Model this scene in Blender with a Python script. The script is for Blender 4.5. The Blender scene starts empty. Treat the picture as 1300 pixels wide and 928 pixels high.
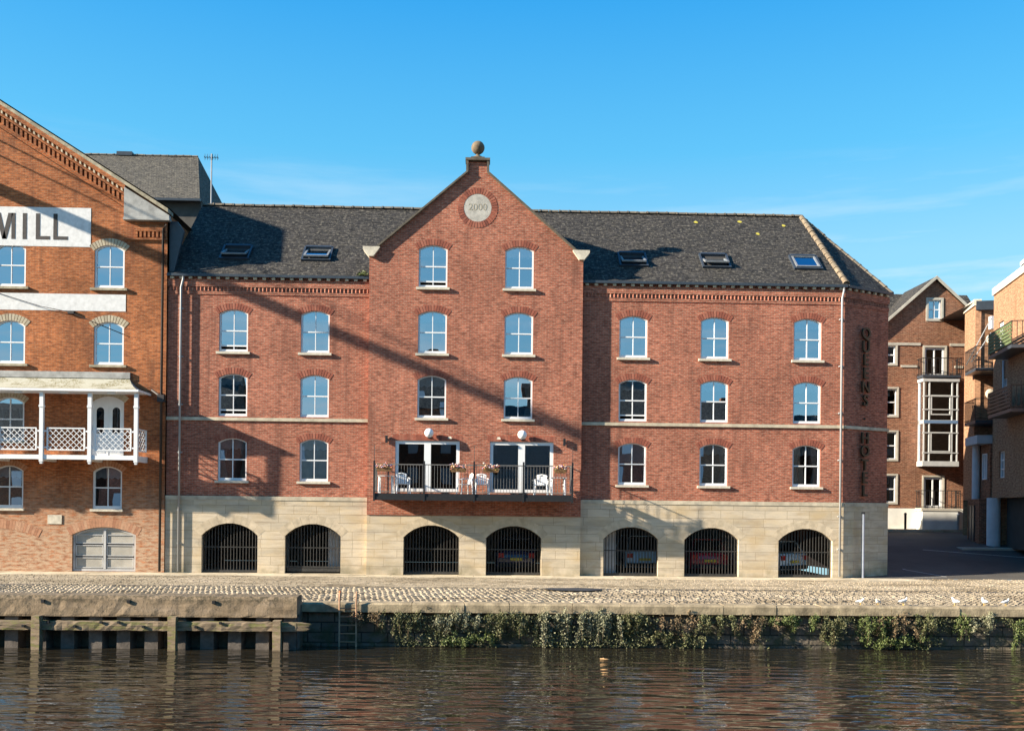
import bpy, math, random
import numpy as np
from mathutils import Vector, Matrix
from mathutils.geometry import tessellate_polygon
random.seed(7); rng = np.random.default_rng(7)
scene = bpy.context.scene
COL = scene.collection
PI = math.pi
# ------------------------------------------------------------------ scene wide light
SUN_V = Vector((-1.0, -0.275, 0.41)).normalized()          # towards the sun
world = bpy.data.worlds.new("World"); scene.world = world; world.use_nodes = True
scene.view_settings.view_transform = 'Standard'; scene.view_settings.look = 'None'
scene.view_settings.gamma = 1.0; scene.view_settings.exposure = 1.68
scene.view_settings.use_curve_mapping = False

# ------------------------------------------------------------------ node helpers
class NT:
    def __init__(s, tree): s.t = tree; s.n = tree.nodes; s.l = tree.links
    def new(s, typ, **kw):
        n = s.n.new(typ)
        for k, v in kw.items(): setattr(n, k, v)
        return n
    def link(s, a, b): s.l.new(a, b)
    def val(s, sock, v):
        if hasattr(v, 'is_linked') or hasattr(v, 'links'): s.l.new(v, sock)
        else: sock.default_value = v
    def math(s, op, a, b=None, clamp=False):
        n = s.new('ShaderNodeMath', operation=op, use_clamp=clamp); s.val(n.inputs[0], a)
        if b is not None: s.val(n.inputs[1], b)
        return n.outputs[0]
    def mix(s, fac, a, b, blend='MIX'):
        n = s.new('ShaderNodeMix', data_type='RGBA', blend_type=blend)
        s.val(n.inputs[0], fac); s.val(n.inputs[6], a); s.val(n.inputs[7], b)
        return n.outputs[2]
    def noise(s, vec, scale, detail=3, rough=.55, out=0):
        n = s.new('ShaderNodeTexNoise'); s.val(n.inputs['Vector'], vec)
        n.inputs['Scale'].default_value = scale; n.inputs['Detail'].default_value = detail; n.inputs['Roughness'].default_value = rough
        return n.outputs[out]
    def ramp(s, fac, stops):
        n = s.new('ShaderNodeValToRGB'); s.val(n.inputs[0], fac)
        e = n.color_ramp.elements
        while len(e) < len(stops): e.new(.5)
        for i, (p, c) in enumerate(stops):
            e[i].position = p; e[i].color = c if len(c) == 4 else (*c, 1)
        return n.outputs[0]
    def mapping(s, vec, scale=(1, 1, 1), loc=(0, 0, 0), rot=(0, 0, 0)):
        n = s.new('ShaderNodeMapping'); s.val(n.inputs[0], vec)
        n.inputs['Scale'].default_value = scale; n.inputs['Location'].default_value = loc; n.inputs['Rotation'].default_value = rot
        return n.outputs[0]
    def bump(s, h, strength=.5, dist=.02):
        n = s.new('ShaderNodeBump'); s.val(n.inputs['Height'], h); n.inputs['Strength'].default_value = strength; n.inputs['Distance'].default_value = dist
        return n.outputs[0]

def c4(c): return (c[0], c[1], c[2], 1)
def newmat(name):
    m = bpy.data.materials.new(name); m.use_nodes = True
    t = NT(m.node_tree); b = t.n['Principled BSDF']
    return m, t, b
def plain(name, col, rough=.6, metal=0, var=.12, scale=6, bump=0, spec=.4):
    m, t, b = newmat(name)
    tc = t.new('ShaderNodeTexCoord').outputs['Object']
    n = t.noise(tc, scale, 4)
    k = t.ramp(n, [(.3, (1 - var,) * 3), (.7, (1 + var * .6,) * 3)])
    t.link(t.mix(1, c4(col), k, 'MULTIPLY'), b.inputs['Base Color'])
    b.inputs['Roughness'].default_value = rough; b.inputs['Metallic'].default_value = metal
    b.inputs['Specular IOR Level'].default_value = spec
    if bump: t.link(t.bump(t.noise(tc, scale * 6, 4), bump, .02), b.inputs['Normal'])
    return m
def island(name, cols, rough=.8, noise=.2, scale=8, bump=.3, spec=.3, stain=False):
    """every loose piece (stone, sett, leaf, tile) gets its own tone"""
    m, t, b = newmat(name)
    g = t.new('ShaderNodeNewGeometry').outputs['Random Per Island']
    tc = t.new('ShaderNodeTexCoord').outputs['Object']
    st = [(i / max(1, len(cols) - 1), c) for i, c in enumerate(cols)]
    col = t.ramp(g, st)
    k = t.ramp(t.noise(tc, scale, 4), [(.3, (1 - noise,) * 3), (.72, (1 + noise * .7,) * 3)])
    out = t.mix(1, col, k, 'MULTIPLY')
    if stain:
        sn = t.noise(t.mapping(tc, (.35, 1.0, 1)), .7, 6, .65)
        out = t.mix(1, out, t.ramp(sn, [(.36, (.52, .49, .44)), (.5, (.95, .94, .9)), (.66, (1.12,) * 3)]), 'MULTIPLY')
    t.link(out, b.inputs['Base Color'])
    b.inputs['Roughness'].default_value = rough; b.inputs['Specular IOR Level'].default_value = spec
    if bump: t.link(t.bump(t.noise(tc, scale * 5, 3), bump, .01), b.inputs['Normal'])
    return m
def brickmat(name, c1, c2, mortar, dirt, bw=.225, rh=.075, ms=.012, ground=None, patch=.5, speck=None, light=None):
    m, t, b = newmat(name)
    uv = t.new('ShaderNodeUVMap').outputs[0]
    br = t.new('ShaderNodeTexBrick'); t.link(uv, br.inputs['Vector'])
    br.inputs['Scale'].default_value = 1; br.inputs['Brick Width'].default_value = bw; br.inputs['Row Height'].default_value = rh
    br.inputs['Mortar Size'].default_value = ms; br.inputs['Mortar Smooth'].default_value = .3; br.inputs['Bias'].default_value = 0
    br.inputs['Color1'].default_value = c4(c1); br.inputs['Color2'].default_value = c4(c2); br.inputs['Mortar'].default_value = c4(mortar)
    col = br.outputs['Color']
    # brick-sized tone changes
    sm = t.noise(t.mapping(uv, (1 / bw, 1 / rh, 1)), .9, 1)
    col = t.mix(1, col, t.ramp(sm, [(.3, (.62, .60, .60)), (.5, (.98, .98, .98)), (.7, (1.32, 1.29, 1.25))]), 'MULTIPLY')
    if speck:                                           # a few light, lime-bloomed bricks
        s2 = t.noise(t.mapping(uv, (1 / bw, 1 / rh, 1), (7, 3, 0)), 1.6, 2)
        col = t.mix(t.ramp(s2, [(.60, (0, 0, 0)), (.72, (.75,) * 3)]), col, c4(speck))
    big = t.noise(uv, .45, 5, .6)
    col = t.mix(1, col, t.ramp(big, [(.32, (1 - .35 * patch,) * 3), (.68, (1 + .25 * patch,) * 3)]), 'MULTIPLY')
    streak = t.noise(t.mapping(uv, (2.2, .25, 1)), 1.0, 4, .6)
    col = t.mix(t.ramp(streak, [(.53, (0, 0, 0)), (.76, (.7,) * 3)]), col, c4(dirt))
    if ground:                                          # weathered lower storey of the old wall
        sep = t.new('ShaderNodeSeparateXYZ'); t.link(uv, sep.inputs[0])
        wob = t.math('ADD', sep.outputs[1], t.math('MULTIPLY', t.math('SUBTRACT', t.noise(uv, .8, 4), .5), 1.6))
        f = t.math('SUBTRACT', 1, t.math('DIVIDE', wob, ground[0]), True)
        f = t.math('MULTIPLY', f, 1.6, True)
        f2 = t.math('MULTIPLY', f, t.ramp(t.noise(t.mapping(uv, (1 / bw, 1 / rh, 1)), .8, 3), [(.35, (.15,) * 3), (.6, (.95,) * 3)]))
        col = t.mix(f2, col, c4(ground[1]))
    t.link(col, b.inputs['Base Color']); b.inputs['Roughness'].default_value = .9; b.inputs['Specular IOR Level'].default_value = .2
    h = t.math('ADD', t.math('MULTIPLY', br.outputs['Fac'], -1), t.math('MULTIPLY', t.noise(uv, 30, 3), .6))
    t.link(t.bump(h, .55, .012), b.inputs['Normal'])
    return m
def ashlar(name):
    m, t, b = newmat(name)
    uv = t.new('ShaderNodeUVMap').outputs[0]
    br = t.new('ShaderNodeTexBrick'); t.link(t.mapping(uv, (1, 1, 1), (.3, .0, 0)), br.inputs['Vector'])
    br.offset = .42; br.squash = 1.35; br.squash_frequency = 3
    br.inputs['Scale'].default_value = 1; br.inputs['Brick Width'].default_value = .95; br.inputs['Row Height'].default_value = .355
    br.inputs['Mortar Size'].default_value = .008; br.inputs['Mortar Smooth'].default_value = .2; br.inputs['Bias'].default_value = -.1
    br.inputs['Color1'].default_value = (.53, .45, .34, 1); br.inputs['Color2'].default_value = (.45, .38, .285, 1); br.inputs['Mortar'].default_value = (.27, .215, .15, 1)
    col = br.outputs['Color']
    bed = t.noise(t.mapping(uv, (.7, 4.5, 1)), 1.3, 5, .65)
    col = t.mix(1, col, t.ramp(bed, [(.28, (.74, .70, .66)), (.5, (1, 1, 1)), (.75, (1.14, 1.1, 1.0))]), 'MULTIPLY')
    och = t.noise(t.mapping(uv, (.8, 1.6, 1), (5, 2, 0)), 1.0, 4)
    col = t.mix(t.ramp(och, [(.46, (0,) * 3), (.72, (.6,) * 3)]), col, (.43, .31, .16, 1))
    gw = t.noise(t.mapping(uv, (.25, .9, 1), (2, 7, 0)), 1.2, 5, .6)
    col = t.mix(t.ramp(gw, [(.5, (0,) * 3), (.68, (.6,) * 3)]), col, (.27, .245, .20, 1))
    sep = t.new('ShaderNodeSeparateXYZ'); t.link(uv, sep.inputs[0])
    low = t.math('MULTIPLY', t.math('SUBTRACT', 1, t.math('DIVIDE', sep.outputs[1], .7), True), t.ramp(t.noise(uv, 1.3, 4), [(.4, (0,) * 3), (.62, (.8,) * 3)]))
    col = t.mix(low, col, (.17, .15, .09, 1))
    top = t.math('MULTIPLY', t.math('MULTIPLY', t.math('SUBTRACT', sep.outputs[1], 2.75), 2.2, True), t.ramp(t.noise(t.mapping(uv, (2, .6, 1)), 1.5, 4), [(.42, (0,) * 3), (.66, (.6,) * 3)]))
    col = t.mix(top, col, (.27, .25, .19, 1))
    t.link(col, b.inputs['Base Color']); b.inputs['Roughness'].default_value = .9; b.inputs['Specular IOR Level'].default_value = .2
    h = t.math('ADD', t.math('MULTIPLY', br.outputs['Fac'], -1), t.math('MULTIPLY', t.noise(uv, 14, 4), .5))
    t.link(t.bump(h, .5, .015), b.inputs['Normal'])
    return m
def slatemat(name, c1, c2, lich=(.30, .27, .17)):
    m, t, b = newmat(name)
    uv = t.new('ShaderNodeUVMap').outputs[0]
    br = t.new('ShaderNodeTexBrick'); t.link(uv, br.inputs['Vector'])
    br.inputs['Scale'].default_value = 1; br.inputs['Brick Width'].default_value = .32; br.inputs['Row Height'].default_value = .2
    br.inputs['Mortar Size'].default_value = .012; br.inputs['Bias'].default_value = 0
    br.inputs['Color1'].default_value = c4(c1); br.inputs['Color2'].default_value = c4(c2); br.inputs['Mortar'].default_value = (.02, .02, .022, 1)
    col = br.outputs['Color']
    sm = t.noise(t.mapping(uv, (3.1, 5, 1)), 1.1, 3)
    col = t.mix(1, col, t.ramp(sm, [(.3, (.5,) * 3), (.7, (1.6,) * 3)]), 'MULTIPLY')
    sp = t.noise(uv, 7, 3, .75)
    col = t.mix(t.ramp(sp, [(.53, (0,) * 3), (.66, (.75,) * 3)]), col, c4(lich))
    t.link(col, b.inputs['Base Color']); b.inputs['Roughness'].default_value = .85; b.inputs['Specular IOR Level'].default_value = .12
    # each course steps up towards its lower edge
    sep = t.new('ShaderNodeSeparateXYZ'); t.link(uv, sep.inputs[0])
    saw = t.math('FRACT', t.math('DIVIDE', sep.outputs[1], .2))
    h = t.math('ADD', t.math('MULTIPLY', saw, -1), t.math('MULTIPLY', br.outputs['Fac'], -.6))
    t.link(t.bump(h, .7, .02), b.inputs['Normal'])
    return m

M = {}
M['brick'] = brickmat('hotel_brick', (.365, .112, .066), (.275, .078, .048), (.30, .195, .145), (.12, .052, .038), ms=.010, patch=.65, speck=(.48, .28, .20))
M['brick_old'] = brickmat('mill_brick', (.37, .115, .038), (.255, .074, .027), (.27, .15, .085), (.10, .042, .025), ms=.009, patch=.9, ground=(3.9, (.44, .31, .21)), speck=(.40, .21, .11))
M['brick_far'] = brickmat('apartment_brick', (.24, .085, .045), (.165, .055, .033), (.26, .18, .12), (.12, .06, .04), ms=.011, speck=(.42, .26, .17))
M['brick_orange'] = brickmat('orange_brick', (.34, .18, .105), (.29, .145, .085), (.34, .23, .15), (.22, .11, .06), ms=.008, patch=.25)
M['brick_arch'] = island('arch_brick', [(.15, .048, .034), (.30, .095, .060), (.21, .068, .045), (.33, .125, .082)], .9)
M['brick_arch_old'] = island('old_arch_brick', [(.34, .30, .22), (.46, .40, .29), (.30, .25, .18), (.42, .37, .28)], .9)
M['brick_arch_red'] = island('worn_arch_brick', [(.30, .14, .08), (.42, .22, .13), (.36, .17, .10), (.45, .27, .17)], .9)
M['ashlar'] = ashlar('ashlar_stone')
M['voussoir'] = island('voussoir_stone', [(.42, .345, .245), (.52, .432, .315), (.45, .37, .26), (.48, .40, .29)], .9, .25, 4)
M['stone'] = plain('dressed_stone', (.46, .40, .30), .9, 0, .3, 3, .25)
M['stone_pale'] = plain('pale_stone', (.52, .47, .38), .9, 0, .25, 5, .25)
M['stone_dirty'] = plain('weathered_stone', (.33, .29, .21), .92, 0, .5, 3, .4)
M['concrete'] = plain('render_concrete', (.42, .39, .33), .9, 0, .2, 2, .2)
M['dark_render'] = plain('dark_render', (.07, .065, .06), .9, 0, .3, 2)
M['pale_render'] = plain('pale_render', (.66, .65, .60), .9, 0, .12, 2, .1)
M['slate'] = slatemat('hotel_slate', (.046, .042, .038), (.026, .025, .025), (.17, .155, .125))
M['slate_old'] = slatemat('old_slate', (.10, .09, .075), (.06, .056, .05), (.22, .20, .15))
M['ridge'] = island('ridge_tile', [(.09, .08, .065), (.17, .14, .105), (.12, .10, .08), (.20, .165, .12)], .9, .3, 6)
M['coping_dark'] = plain('dark_coping', (.10, .085, .065), .9, 0, .4, 4, .3)
M['finial'] = plain('weathered_finial', (.14, .105, .07), .9, 0, .4, 5, .4)
M['grey_frame'] = plain('grey_frame', (.42, .43, .43), .5, 0, .1, 4)
M['sash_grey'] = plain('skylight_sash', (.20, .21, .22), .4, 0, .2, 4)
M['hip'] = island('hip_tile', [(.15, .115, .08), (.22, .175, .12), (.18, .135, .09), (.16, .135, .10)], .9, .3, 6)
M['white'] = plain('white_paint', (.68, .69, .70), .4, 0, .05, 4)
M['white_wall'] = plain('white_masonry_paint', (.60, .60, .60), .8, 0, .16, 5, .15)
M['black_letter'] = plain('black_sign_paint', (.045, .04, .04), .75, 0, .35, 9)
M['black'] = plain('black_metal', (.022, .022, .024), .45, .2, .2, 10)
M['iron'] = plain('grille_metal', (.05, .048, .045), .5, .3, .3, 10)
M['rail_bar'] = plain('railing_bar', (.16, .15, .14), .45, .2, .2, 10)
M['gutter'] = plain('dark_gutter', (.035, .045, .06), .4, 0, .2, 5)
M['pipe'] = plain('pale_downpipe', (.27, .28, .29), .4, 0, .1, 5)
M['pipe_dark'] = plain('dark_downpipe', (.035, .03, .03), .5, 0, .2, 5)
M['lead'] = plain('lead_sheet', (.30, .30, .29), .7, .1, .35, 3, .2)
M['moss_canopy'] = None
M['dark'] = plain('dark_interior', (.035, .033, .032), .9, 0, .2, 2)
M['carpark'] = plain('carpark_concrete', (.32, .31, .30), .9, 0, .3, 1.5)
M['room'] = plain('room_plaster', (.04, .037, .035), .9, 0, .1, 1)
M['curtain'] = plain('net_curtain', (.72, .74, .76), .9, 0, .1, 4)
M['drape'] = plain('window_drape', (.42, .46, .46), .9, 0, .2, 4)
M['garage'] = plain('garage_door_paint', (.34, .32, .28), .6, 0, .2, 2)
M['garage_frame'] = plain('garage_frame', (.42, .42, .42), .6, 0, .2, 3)
M['plastic'] = plain('white_plastic', (.80, .80, .80), .35, 0, .03, 3)
M['timber'] = plain('fender_timber', (.36, .27, .175), .9, 0, .5, 3, .6)
M['steel_pile'] = plain('sheet_pile_steel', (.12, .10, .085), .8, .1, .5, 3, .4)
M['flag'] = island('flag_stone', [(.46, .40, .30), (.56, .48, .36), (.50, .44, .34)], .9, .25, 2, stain=True)
M['sett'] = island('sett_stone', [(.24, .20, .145), (.35, .29, .21), (.29, .24, .175), (.40, .33, .24), (.32, .265, .20)], .8, .25, 3, .3, stain=True)
M['soil'] = plain('joint_soil', (.10, .085, .06), .95, 0, .3, 8)
M['coping'] = plain('coping_stone', (.30, .24, .155), .95, 0, .55, 3.0, .6)
M['leaf'] = island('wall_plant_leaf', [(.04, .05, .016), (.12, .125, .05), (.07, .08, .03), (.21, .20, .11), (.09, .10, .04)], .6, .1, 3, 0)
M['leaf_grey'] = island('grey_plant_leaf', [(.15, .155, .09), (.32, .31, .21), (.21, .21, .13), (.10, .11, .055)], .7, .1, 3, 0)
M['leaf_green'] = island('green_plant_leaf', [(.045, .075, .015), (.13, .16, .05), (.07, .10, .03), (.18, .20, .08)], .55, .1, 3, 0)
M['leaf_dry'] = island('dry_plant_leaf', [(.15, .095, .055), (.24, .17, .10), (.10, .075, .04), (.20, .165, .095)], .8, .1, 3, 0)
M['stem'] = plain('plant_stem', (.12, .085, .05), .9, 0, .3, 6)
M['flower'] = island('flower_petal', [(.62, .45, .08), (.45, .09, .10), (.60, .57, .50), (.30, .18, .32), (.60, .34, .15)], .6, .05, 3, 0)
M['terracotta'] = plain('basket_brown', (.20, .11, .05), .9, 0, .3, 20)
M['gull'] = plain('white_feather', (.80, .79, .77), .8, 0, .05, 6)
M['gull_grey'] = plain('grey_feather', (.42, .44, .47), .8, 0, .1, 6)
M['beak'] = plain('yellow_beak', (.6, .38, .05), .5)
M['rope_blue'] = plain('blue_paint', (.12, .2, .33), .5)
M['pole'] = plain('galvanised_steel', (.36, .39, .43), .45, .5, .15, 4)
M['column'] = plain('column_render', (.52, .54, .58), .6, 0, .1, 2)
M['beam'] = plain('grey_beam', (.36, .41, .46), .6, 0, .1, 2)
M['rust'] = plain('rusty_steel', (.34, .20, .12), .8, .1, .4, 6)
M['orange_tip'] = plain('orange_paint', (.55, .16, .06), .6)
M['rubber'] = plain('tyre_rubber', (.02, .02, .02), .9)
M['chrome'] = plain('wheel_alloy', (.5, .5, .5), .35, .8)
M['red_lamp'] = plain('tail_lamp_red', (.5, .02, .02), .2)
M['plate_y'] = plain('yellow_plate', (.75, .56, .05), .4)
M['slat_green'] = plain('green_slat', (.10, .13, .055), .7, 0, .25, 5)
M['twig'] = plain('dead_wood', (.45, .28, .14), .9)
def car_paint(name, c):
    m, t, b = newmat(name); b.inputs['Base Color'].default_value = c4(c); b.inputs['Roughness'].default_value = .25
    b.inputs['Coat Weight'].default_value = .6; b.inputs['Coat Roughness'].default_value = .05
    return m
M['car_red'] = car_paint('dark_red_car_paint', (.34, .02, .045)); M['car_blue'] = car_paint('light_blue_car_paint', (.45, .66, .85))
M['car_navy'] = car_paint('navy_car_paint', (.02, .03, .09)); M['car_white'] = car_paint('white_car_paint', (.70, .80, .90))

def canopy_mat():
    m, t, b = newmat('mossy_canopy_lead'); uv = t.new('ShaderNodeUVMap').outputs[0]
    n = t.noise(t.mapping(uv, (.8, 1.6, 1)), 1.5, 6, .7); sep = t.new('ShaderNodeSeparateXYZ'); t.link(uv, sep.inputs[0])
    n2 = t.noise(uv, 14, 3)
    f = t.math('MULTIPLY', t.ramp(n, [(.45, (0,) * 3), (.56, (1,) * 3)]), t.ramp(n2, [(.36, (0,) * 3), (.6, (1,) * 3)]))
    col = t.mix(f, (.36, .345, .28, 1), (.15, .125, .055, 1))
    t.link(col, b.inputs['Base Color']); b.inputs['Roughness'].default_value = .85
    t.link(t.bump(n2, .5, .02), b.inputs['Normal']); return m
M['moss_canopy'] = canopy_mat()
def capping_mat():
    m, t, b = newmat('capping_concrete'); tc = t.new('ShaderNodeTexCoord').outputs['Object']
    base = t.ramp(t.noise(t.mapping(tc, (.6, 1, 2)), 1.6, 6, .65), [(.3, (.12, .085, .05)), (.5, (.22, .16, .10)), (.72, (.28, .21, .145))])
    pit = t.noise(tc, 5, 5, .7)
    col = t.mix(t.ramp(pit, [(.55, (0,) * 3), (.66, (.85,) * 3)]), base, (.09, .07, .045, 1))
    sep = t.new('ShaderNodeSeparateXYZ'); t.link(tc, sep.inputs[0])
    up = t.math('MULTIPLY', t.math('SUBTRACT', t.math('ADD', sep.outputs[2], t.math('MULTIPLY', t.noise(tc, 3, 4), .5)), 1.52), 5, True)
    col = t.mix(t.math('MULTIPLY', up, t.ramp(t.noise(tc, 11, 4, .7), [(.42, (0,) * 3), (.56, (.85,) * 3)])), col, (.055, .045, .025, 1))
    t.link(col, b.inputs['Base Color']); b.inputs['Roughness'].default_value = .95
    t.link(t.bump(pit, .8, .03), b.inputs['Normal']); return m
M['capping'] = capping_mat()
def fender_mat():
    m, t, b = newmat('mossy_fender_timber'); tc = t.new('ShaderNodeTexCoord').outputs['Object']
    g = t.noise(t.mapping(tc, (.8, 8, 8)), 2, 5, .65)
    base = t.ramp(g, [(.3, (.09, .065, .04)), (.55, (.21, .155, .10)), (.75, (.28, .215, .145))])
    col = t.mix(t.ramp(t.noise(t.mapping(tc, (1, 2, 3)), 2.2, 5, .7), [(.5, (0,) * 3), (.6, (.8,) * 3)]), base, (.13, .13, .035, 1))
    t.link(col, b.inputs['Base Color']); b.inputs['Roughness'].default_value = .95
    t.link(t.bump(g, .8, .03), b.inputs['Normal']); return m
M['fender'] = fender_mat()
def wallstone_mat():
    m, t, b = newmat('river_wall_stone'); uv = t.new('ShaderNodeUVMap').outputs[0]
    br = t.new('ShaderNodeTexBrick'); t.link(uv, br.inputs['Vector'])
    br.inputs['Scale'].default_value = 1; br.inputs['Brick Width'].default_value = .8; br.inputs['Row Height'].default_value = .3; br.inputs['Mortar Size'].default_value = .02
    br.inputs['Color1'].default_value = (.15, .12, .09, 1); br.inputs['Color2'].default_value = (.09, .075, .06, 1); br.inputs['Mortar'].default_value = (.025, .022, .018, 1)
    sep = t.new('ShaderNodeSeparateXYZ'); t.link(uv, sep.inputs[0])
    col = t.mix(t.ramp(t.noise(uv, 2.5, 5), [(.45, (0,) * 3), (.62, (.8,) * 3)]), br.outputs['Color'], (.045, .05, .02, 1))
    t.link(col, b.inputs['Base Color']); b.inputs['Roughness'].default_value = .95
    t.link(t.bump(t.math('ADD', t.math('MULTIPLY', br.outputs['Fac'], -1), t.noise(uv, 8, 4)), .9, .05), b.inputs['Normal']); return m
M['riverwall'] = wallstone_mat()
def asphalt_mat():
    m, t, b = newmat('street_asphalt'); tc = t.new('ShaderNodeTexCoord').outputs['Object']
    col = t.ramp(t.noise(tc, .5, 5, .6), [(.3, (.045, .042, .038)), (.7, (.08, .074, .066))])
    t.link(col, b.inputs['Base Color']); b.inputs['Roughness'].default_value = .85
    t.link(t.bump(t.noise(tc, 60, 3), .4, .01), b.inputs['Normal']); return m
M['asphalt'] = asphalt_mat()
M['line'] = plain('road_line_paint', (.55, .55, .53), .8, 0, .3, 6)
def glass_mat(name, refl, tint, rough=.0):
    m, t, b = newmat(name); t.n.remove(b); out = [n for n in t.n if n.type == 'OUTPUT_MATERIAL'][0]
    g = t.new('ShaderNodeBsdfGlossy'); g.inputs['Roughness'].default_value = rough; g.inputs['Color'].default_value = (.74, .87, 1, 1)
    tc = t.new('ShaderNodeTexCoord').outputs['Object']
    t.link(t.bump(t.noise(tc, 1.3, 1), .05, .02), g.inputs['Normal'])
    tr = t.new('ShaderNodeBsdfTransparent'); tr.inputs['Color'].default_value = (tint, tint * 1.02, tint * 1.03, 1)
    fr = t.new('ShaderNodeFresnel'); fr.inputs['IOR'].default_value = 1.5
    f = t.math('ADD', fr.outputs[0], refl, True)
    mx = t.new('ShaderNodeMixShader'); t.link(f, mx.inputs[0]); t.link(tr.outputs[0], mx.inputs[1]); t.link(g.outputs[0], mx.inputs[2])
    t.link(mx.outputs[0], out.inputs[0]); return m
M['glass'] = glass_mat('window_glass', .44, .62)
M['glass_door'] = glass_mat('door_glass', .06, .18)
M['car_glass'] = glass_mat('car_glass', .12, .15)
def water_mat():
    m, t, b = newmat('river_water'); tc = t.new('ShaderNodeTexCoord').outputs['Object']
    b.inputs['Base Color'].default_value = (.019, .016, .011, 1); b.inputs['Roughness'].default_value = .03; b.inputs['IOR'].default_value = 1.333
    b.inputs['Specular IOR Level'].default_value = 1.0
    n1 = t.noise(t.mapping(tc, (1.0, 3.2, 1), (0, 0, 0), (0, 0, .1)), 1.0, 1, .4)
    n2 = t.noise(t.mapping(tc, (2.4, 5.5, 1), (3, 1, 0), (0, 0, -.15)), 1.0, 2, .5)
    big = t.ramp(t.noise(t.mapping(tc, (.5, 1, 1)), .12, 3), [(.36, (.45,) * 3), (.62, (1.15,) * 3)])
    h = t.math('MULTIPLY', t.math('ADD', n1, t.math('MULTIPLY', n2, .16)), big)
    t.link(t.bump(h, 1.0, .10), b.inputs['Normal']); return m
M['water'] = water_mat()

# ------------------------------------------------------------------ mesh helpers
ORI = {}                                                    # world origin of every parent
class Fr:
    """plane frame: u along the wall, v up, w into the wall"""
    def __init__(s, o=(0, 0, 0), U=(1, 0, 0)):
        s.o = Vector(o); s.U = Vector(U).normalized(); s.W = Vector((-s.U.y, s.U.x, 0))
    def __call__(s, u, v, w): return s.o + s.U * u + s.W * w + Vector((0, 0, v))
F0 = Fr()
class MB:
    def __init__(s): s.v = []; s.f = []; s.uv = []; s.mi = []; s.sm = []
    def add(s, pts, uv=None, m=0, smooth=False):
        i = len(s.v); s.v += [tuple(p) for p in pts]; s.f.append(tuple(range(i, i + len(pts))))
        if uv is None:
            p = [Vector(q) for q in pts]; n = (p[1] - p[0]).cross(p[2] - p[0])
            a = [abs(c) for c in n]
            if a[2] >= a[0] and a[2] >= a[1]: uv = [(q.x, q.y) for q in p]
            elif a[1] >= a[0]: uv = [(q.x, q.z) for q in p]
            else: uv = [(q.y, q.z) for q in p]
        s.uv += [(float(a), float(b)) for a, b in uv]; s.mi.append(m); s.sm.append(smooth)
    def grid(s, rows, m=0, closed=False, uvs=None, smooth=True):
        """rows: list of equal lists of points, shared verts"""
        i = len(s.v); n = len(rows[0])
        for r in rows: s.v += [tuple(p) for p in r]
        for a in range(len(rows) - 1):
            for b in range(n if closed else n - 1):
                c = (b + 1) % n
                s.f.append((i + a * n + b, i + a * n + c, i + (a + 1) * n + c, i + (a + 1) * n + b))
                if uvs: s.uv += [uvs[a][b], uvs[a][c], uvs[a + 1][c], uvs[a + 1][b]]
                else: s.uv += [(b * .1, a * .1), (c * .1, a * .1), (c * .1, a * .1 + .1), (b * .1, a * .1 + .1)]
                s.mi.append(m); s.sm.append(smooth)
        return i
    def box(s, x0, x1, y0, y1, z0, z1, m=0, fr=F0):
        P = lambda a, b, c: fr(a, c, b)
        i = len(s.v)
        q = [(x0, y0, z0), (x1, y0, z0), (x1, y1, z0), (x0, y1, z0), (x0, y0, z1), (x1, y0, z1), (x1, y1, z1), (x0, y1, z1)]
        s.v += [tuple(P(*c)) for c in q]
        for f, ax in (((0, 3, 2, 1), 'z'), ((4, 5, 6, 7), 'z'), ((0, 1, 5, 4), 'y'), ((2, 3, 7, 6), 'y'), ((1, 2, 6, 5), 'x'), ((3, 0, 4, 7), 'x')):
            s.f.append(tuple(i + k for k in f))
            for k in f:
                c = q[k]; s.uv.append((c[0], c[1]) if ax == 'z' else ((c[0], c[2]) if ax == 'y' else (c[1], c[2])))
            s.mi.append(m); s.sm.append(False)
    def hexa(s, bot, top, m=0):
        """solid between two quads of 4 points (one island)"""
        i = len(s.v); s.v += [tuple(p) for p in list(bot) + list(top)]
        for f in ((3, 2, 1, 0), (4, 5, 6, 7), (0, 1, 5, 4), (1, 2, 6, 5), (2, 3, 7, 6), (3, 0, 4, 7)):
            s.f.append(tuple(i + k for k in f))
            for k in f:
                p = s.v[i + k]; s.uv.append((p[0] + p[1], p[2]))
            s.mi.append(m); s.sm.append(False)
    def prism(s, loops, w0, w1, fr=F0, m=0, mside=None, back=True):
        """flat wall outline (first loop) with holes, from depth w0 to w1"""
        if mside is None: mside = m
        L = [[Vector((a, b, 0)) for a, b in l] for l in loops]
        flat = [p for l in loops for p in l]
        for tri in tessellate_polygon(L):
            q = [flat[k] for k in tri]
            ar = (q[1][0] - q[0][0]) * (q[2][1] - q[0][1]) - (q[2][0] - q[0][0]) * (q[1][1] - q[0][1])
            if abs(ar) < 1e-9: continue
            if ar < 0: q.reverse()
            s.add([fr(a, b, w0) for a, b in q], q, m)
            if back:
                q2 = q[::-1]; s.add([fr(a, b, w1) for a, b in q2], q2, m)
        for li, l in enumerate(loops):
            ar = sum(l[k][0] * l[(k + 1) % len(l)][1] - l[(k + 1) % len(l)][0] * l[k][1] for k in range(len(l)))
            ll = l if (ar > 0) == (li == 0) else l[::-1]
            for k in range(len(ll)):
                a, b = ll[k], ll[(k + 1) % len(ll)]
                if abs(a[0] - b[0]) > abs(a[1] - b[1]): uv = [(a[0], w1), (b[0], w1), (b[0], w0), (a[0], w0)]
                else: uv = [(w1, a[1]), (w1, b[1]), (w0, b[1]), (w0, a[1])]
                s.add([fr(*a, w1), fr(*b, w1), fr(*b, w0), fr(*a, w0)], uv, mside)
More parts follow.
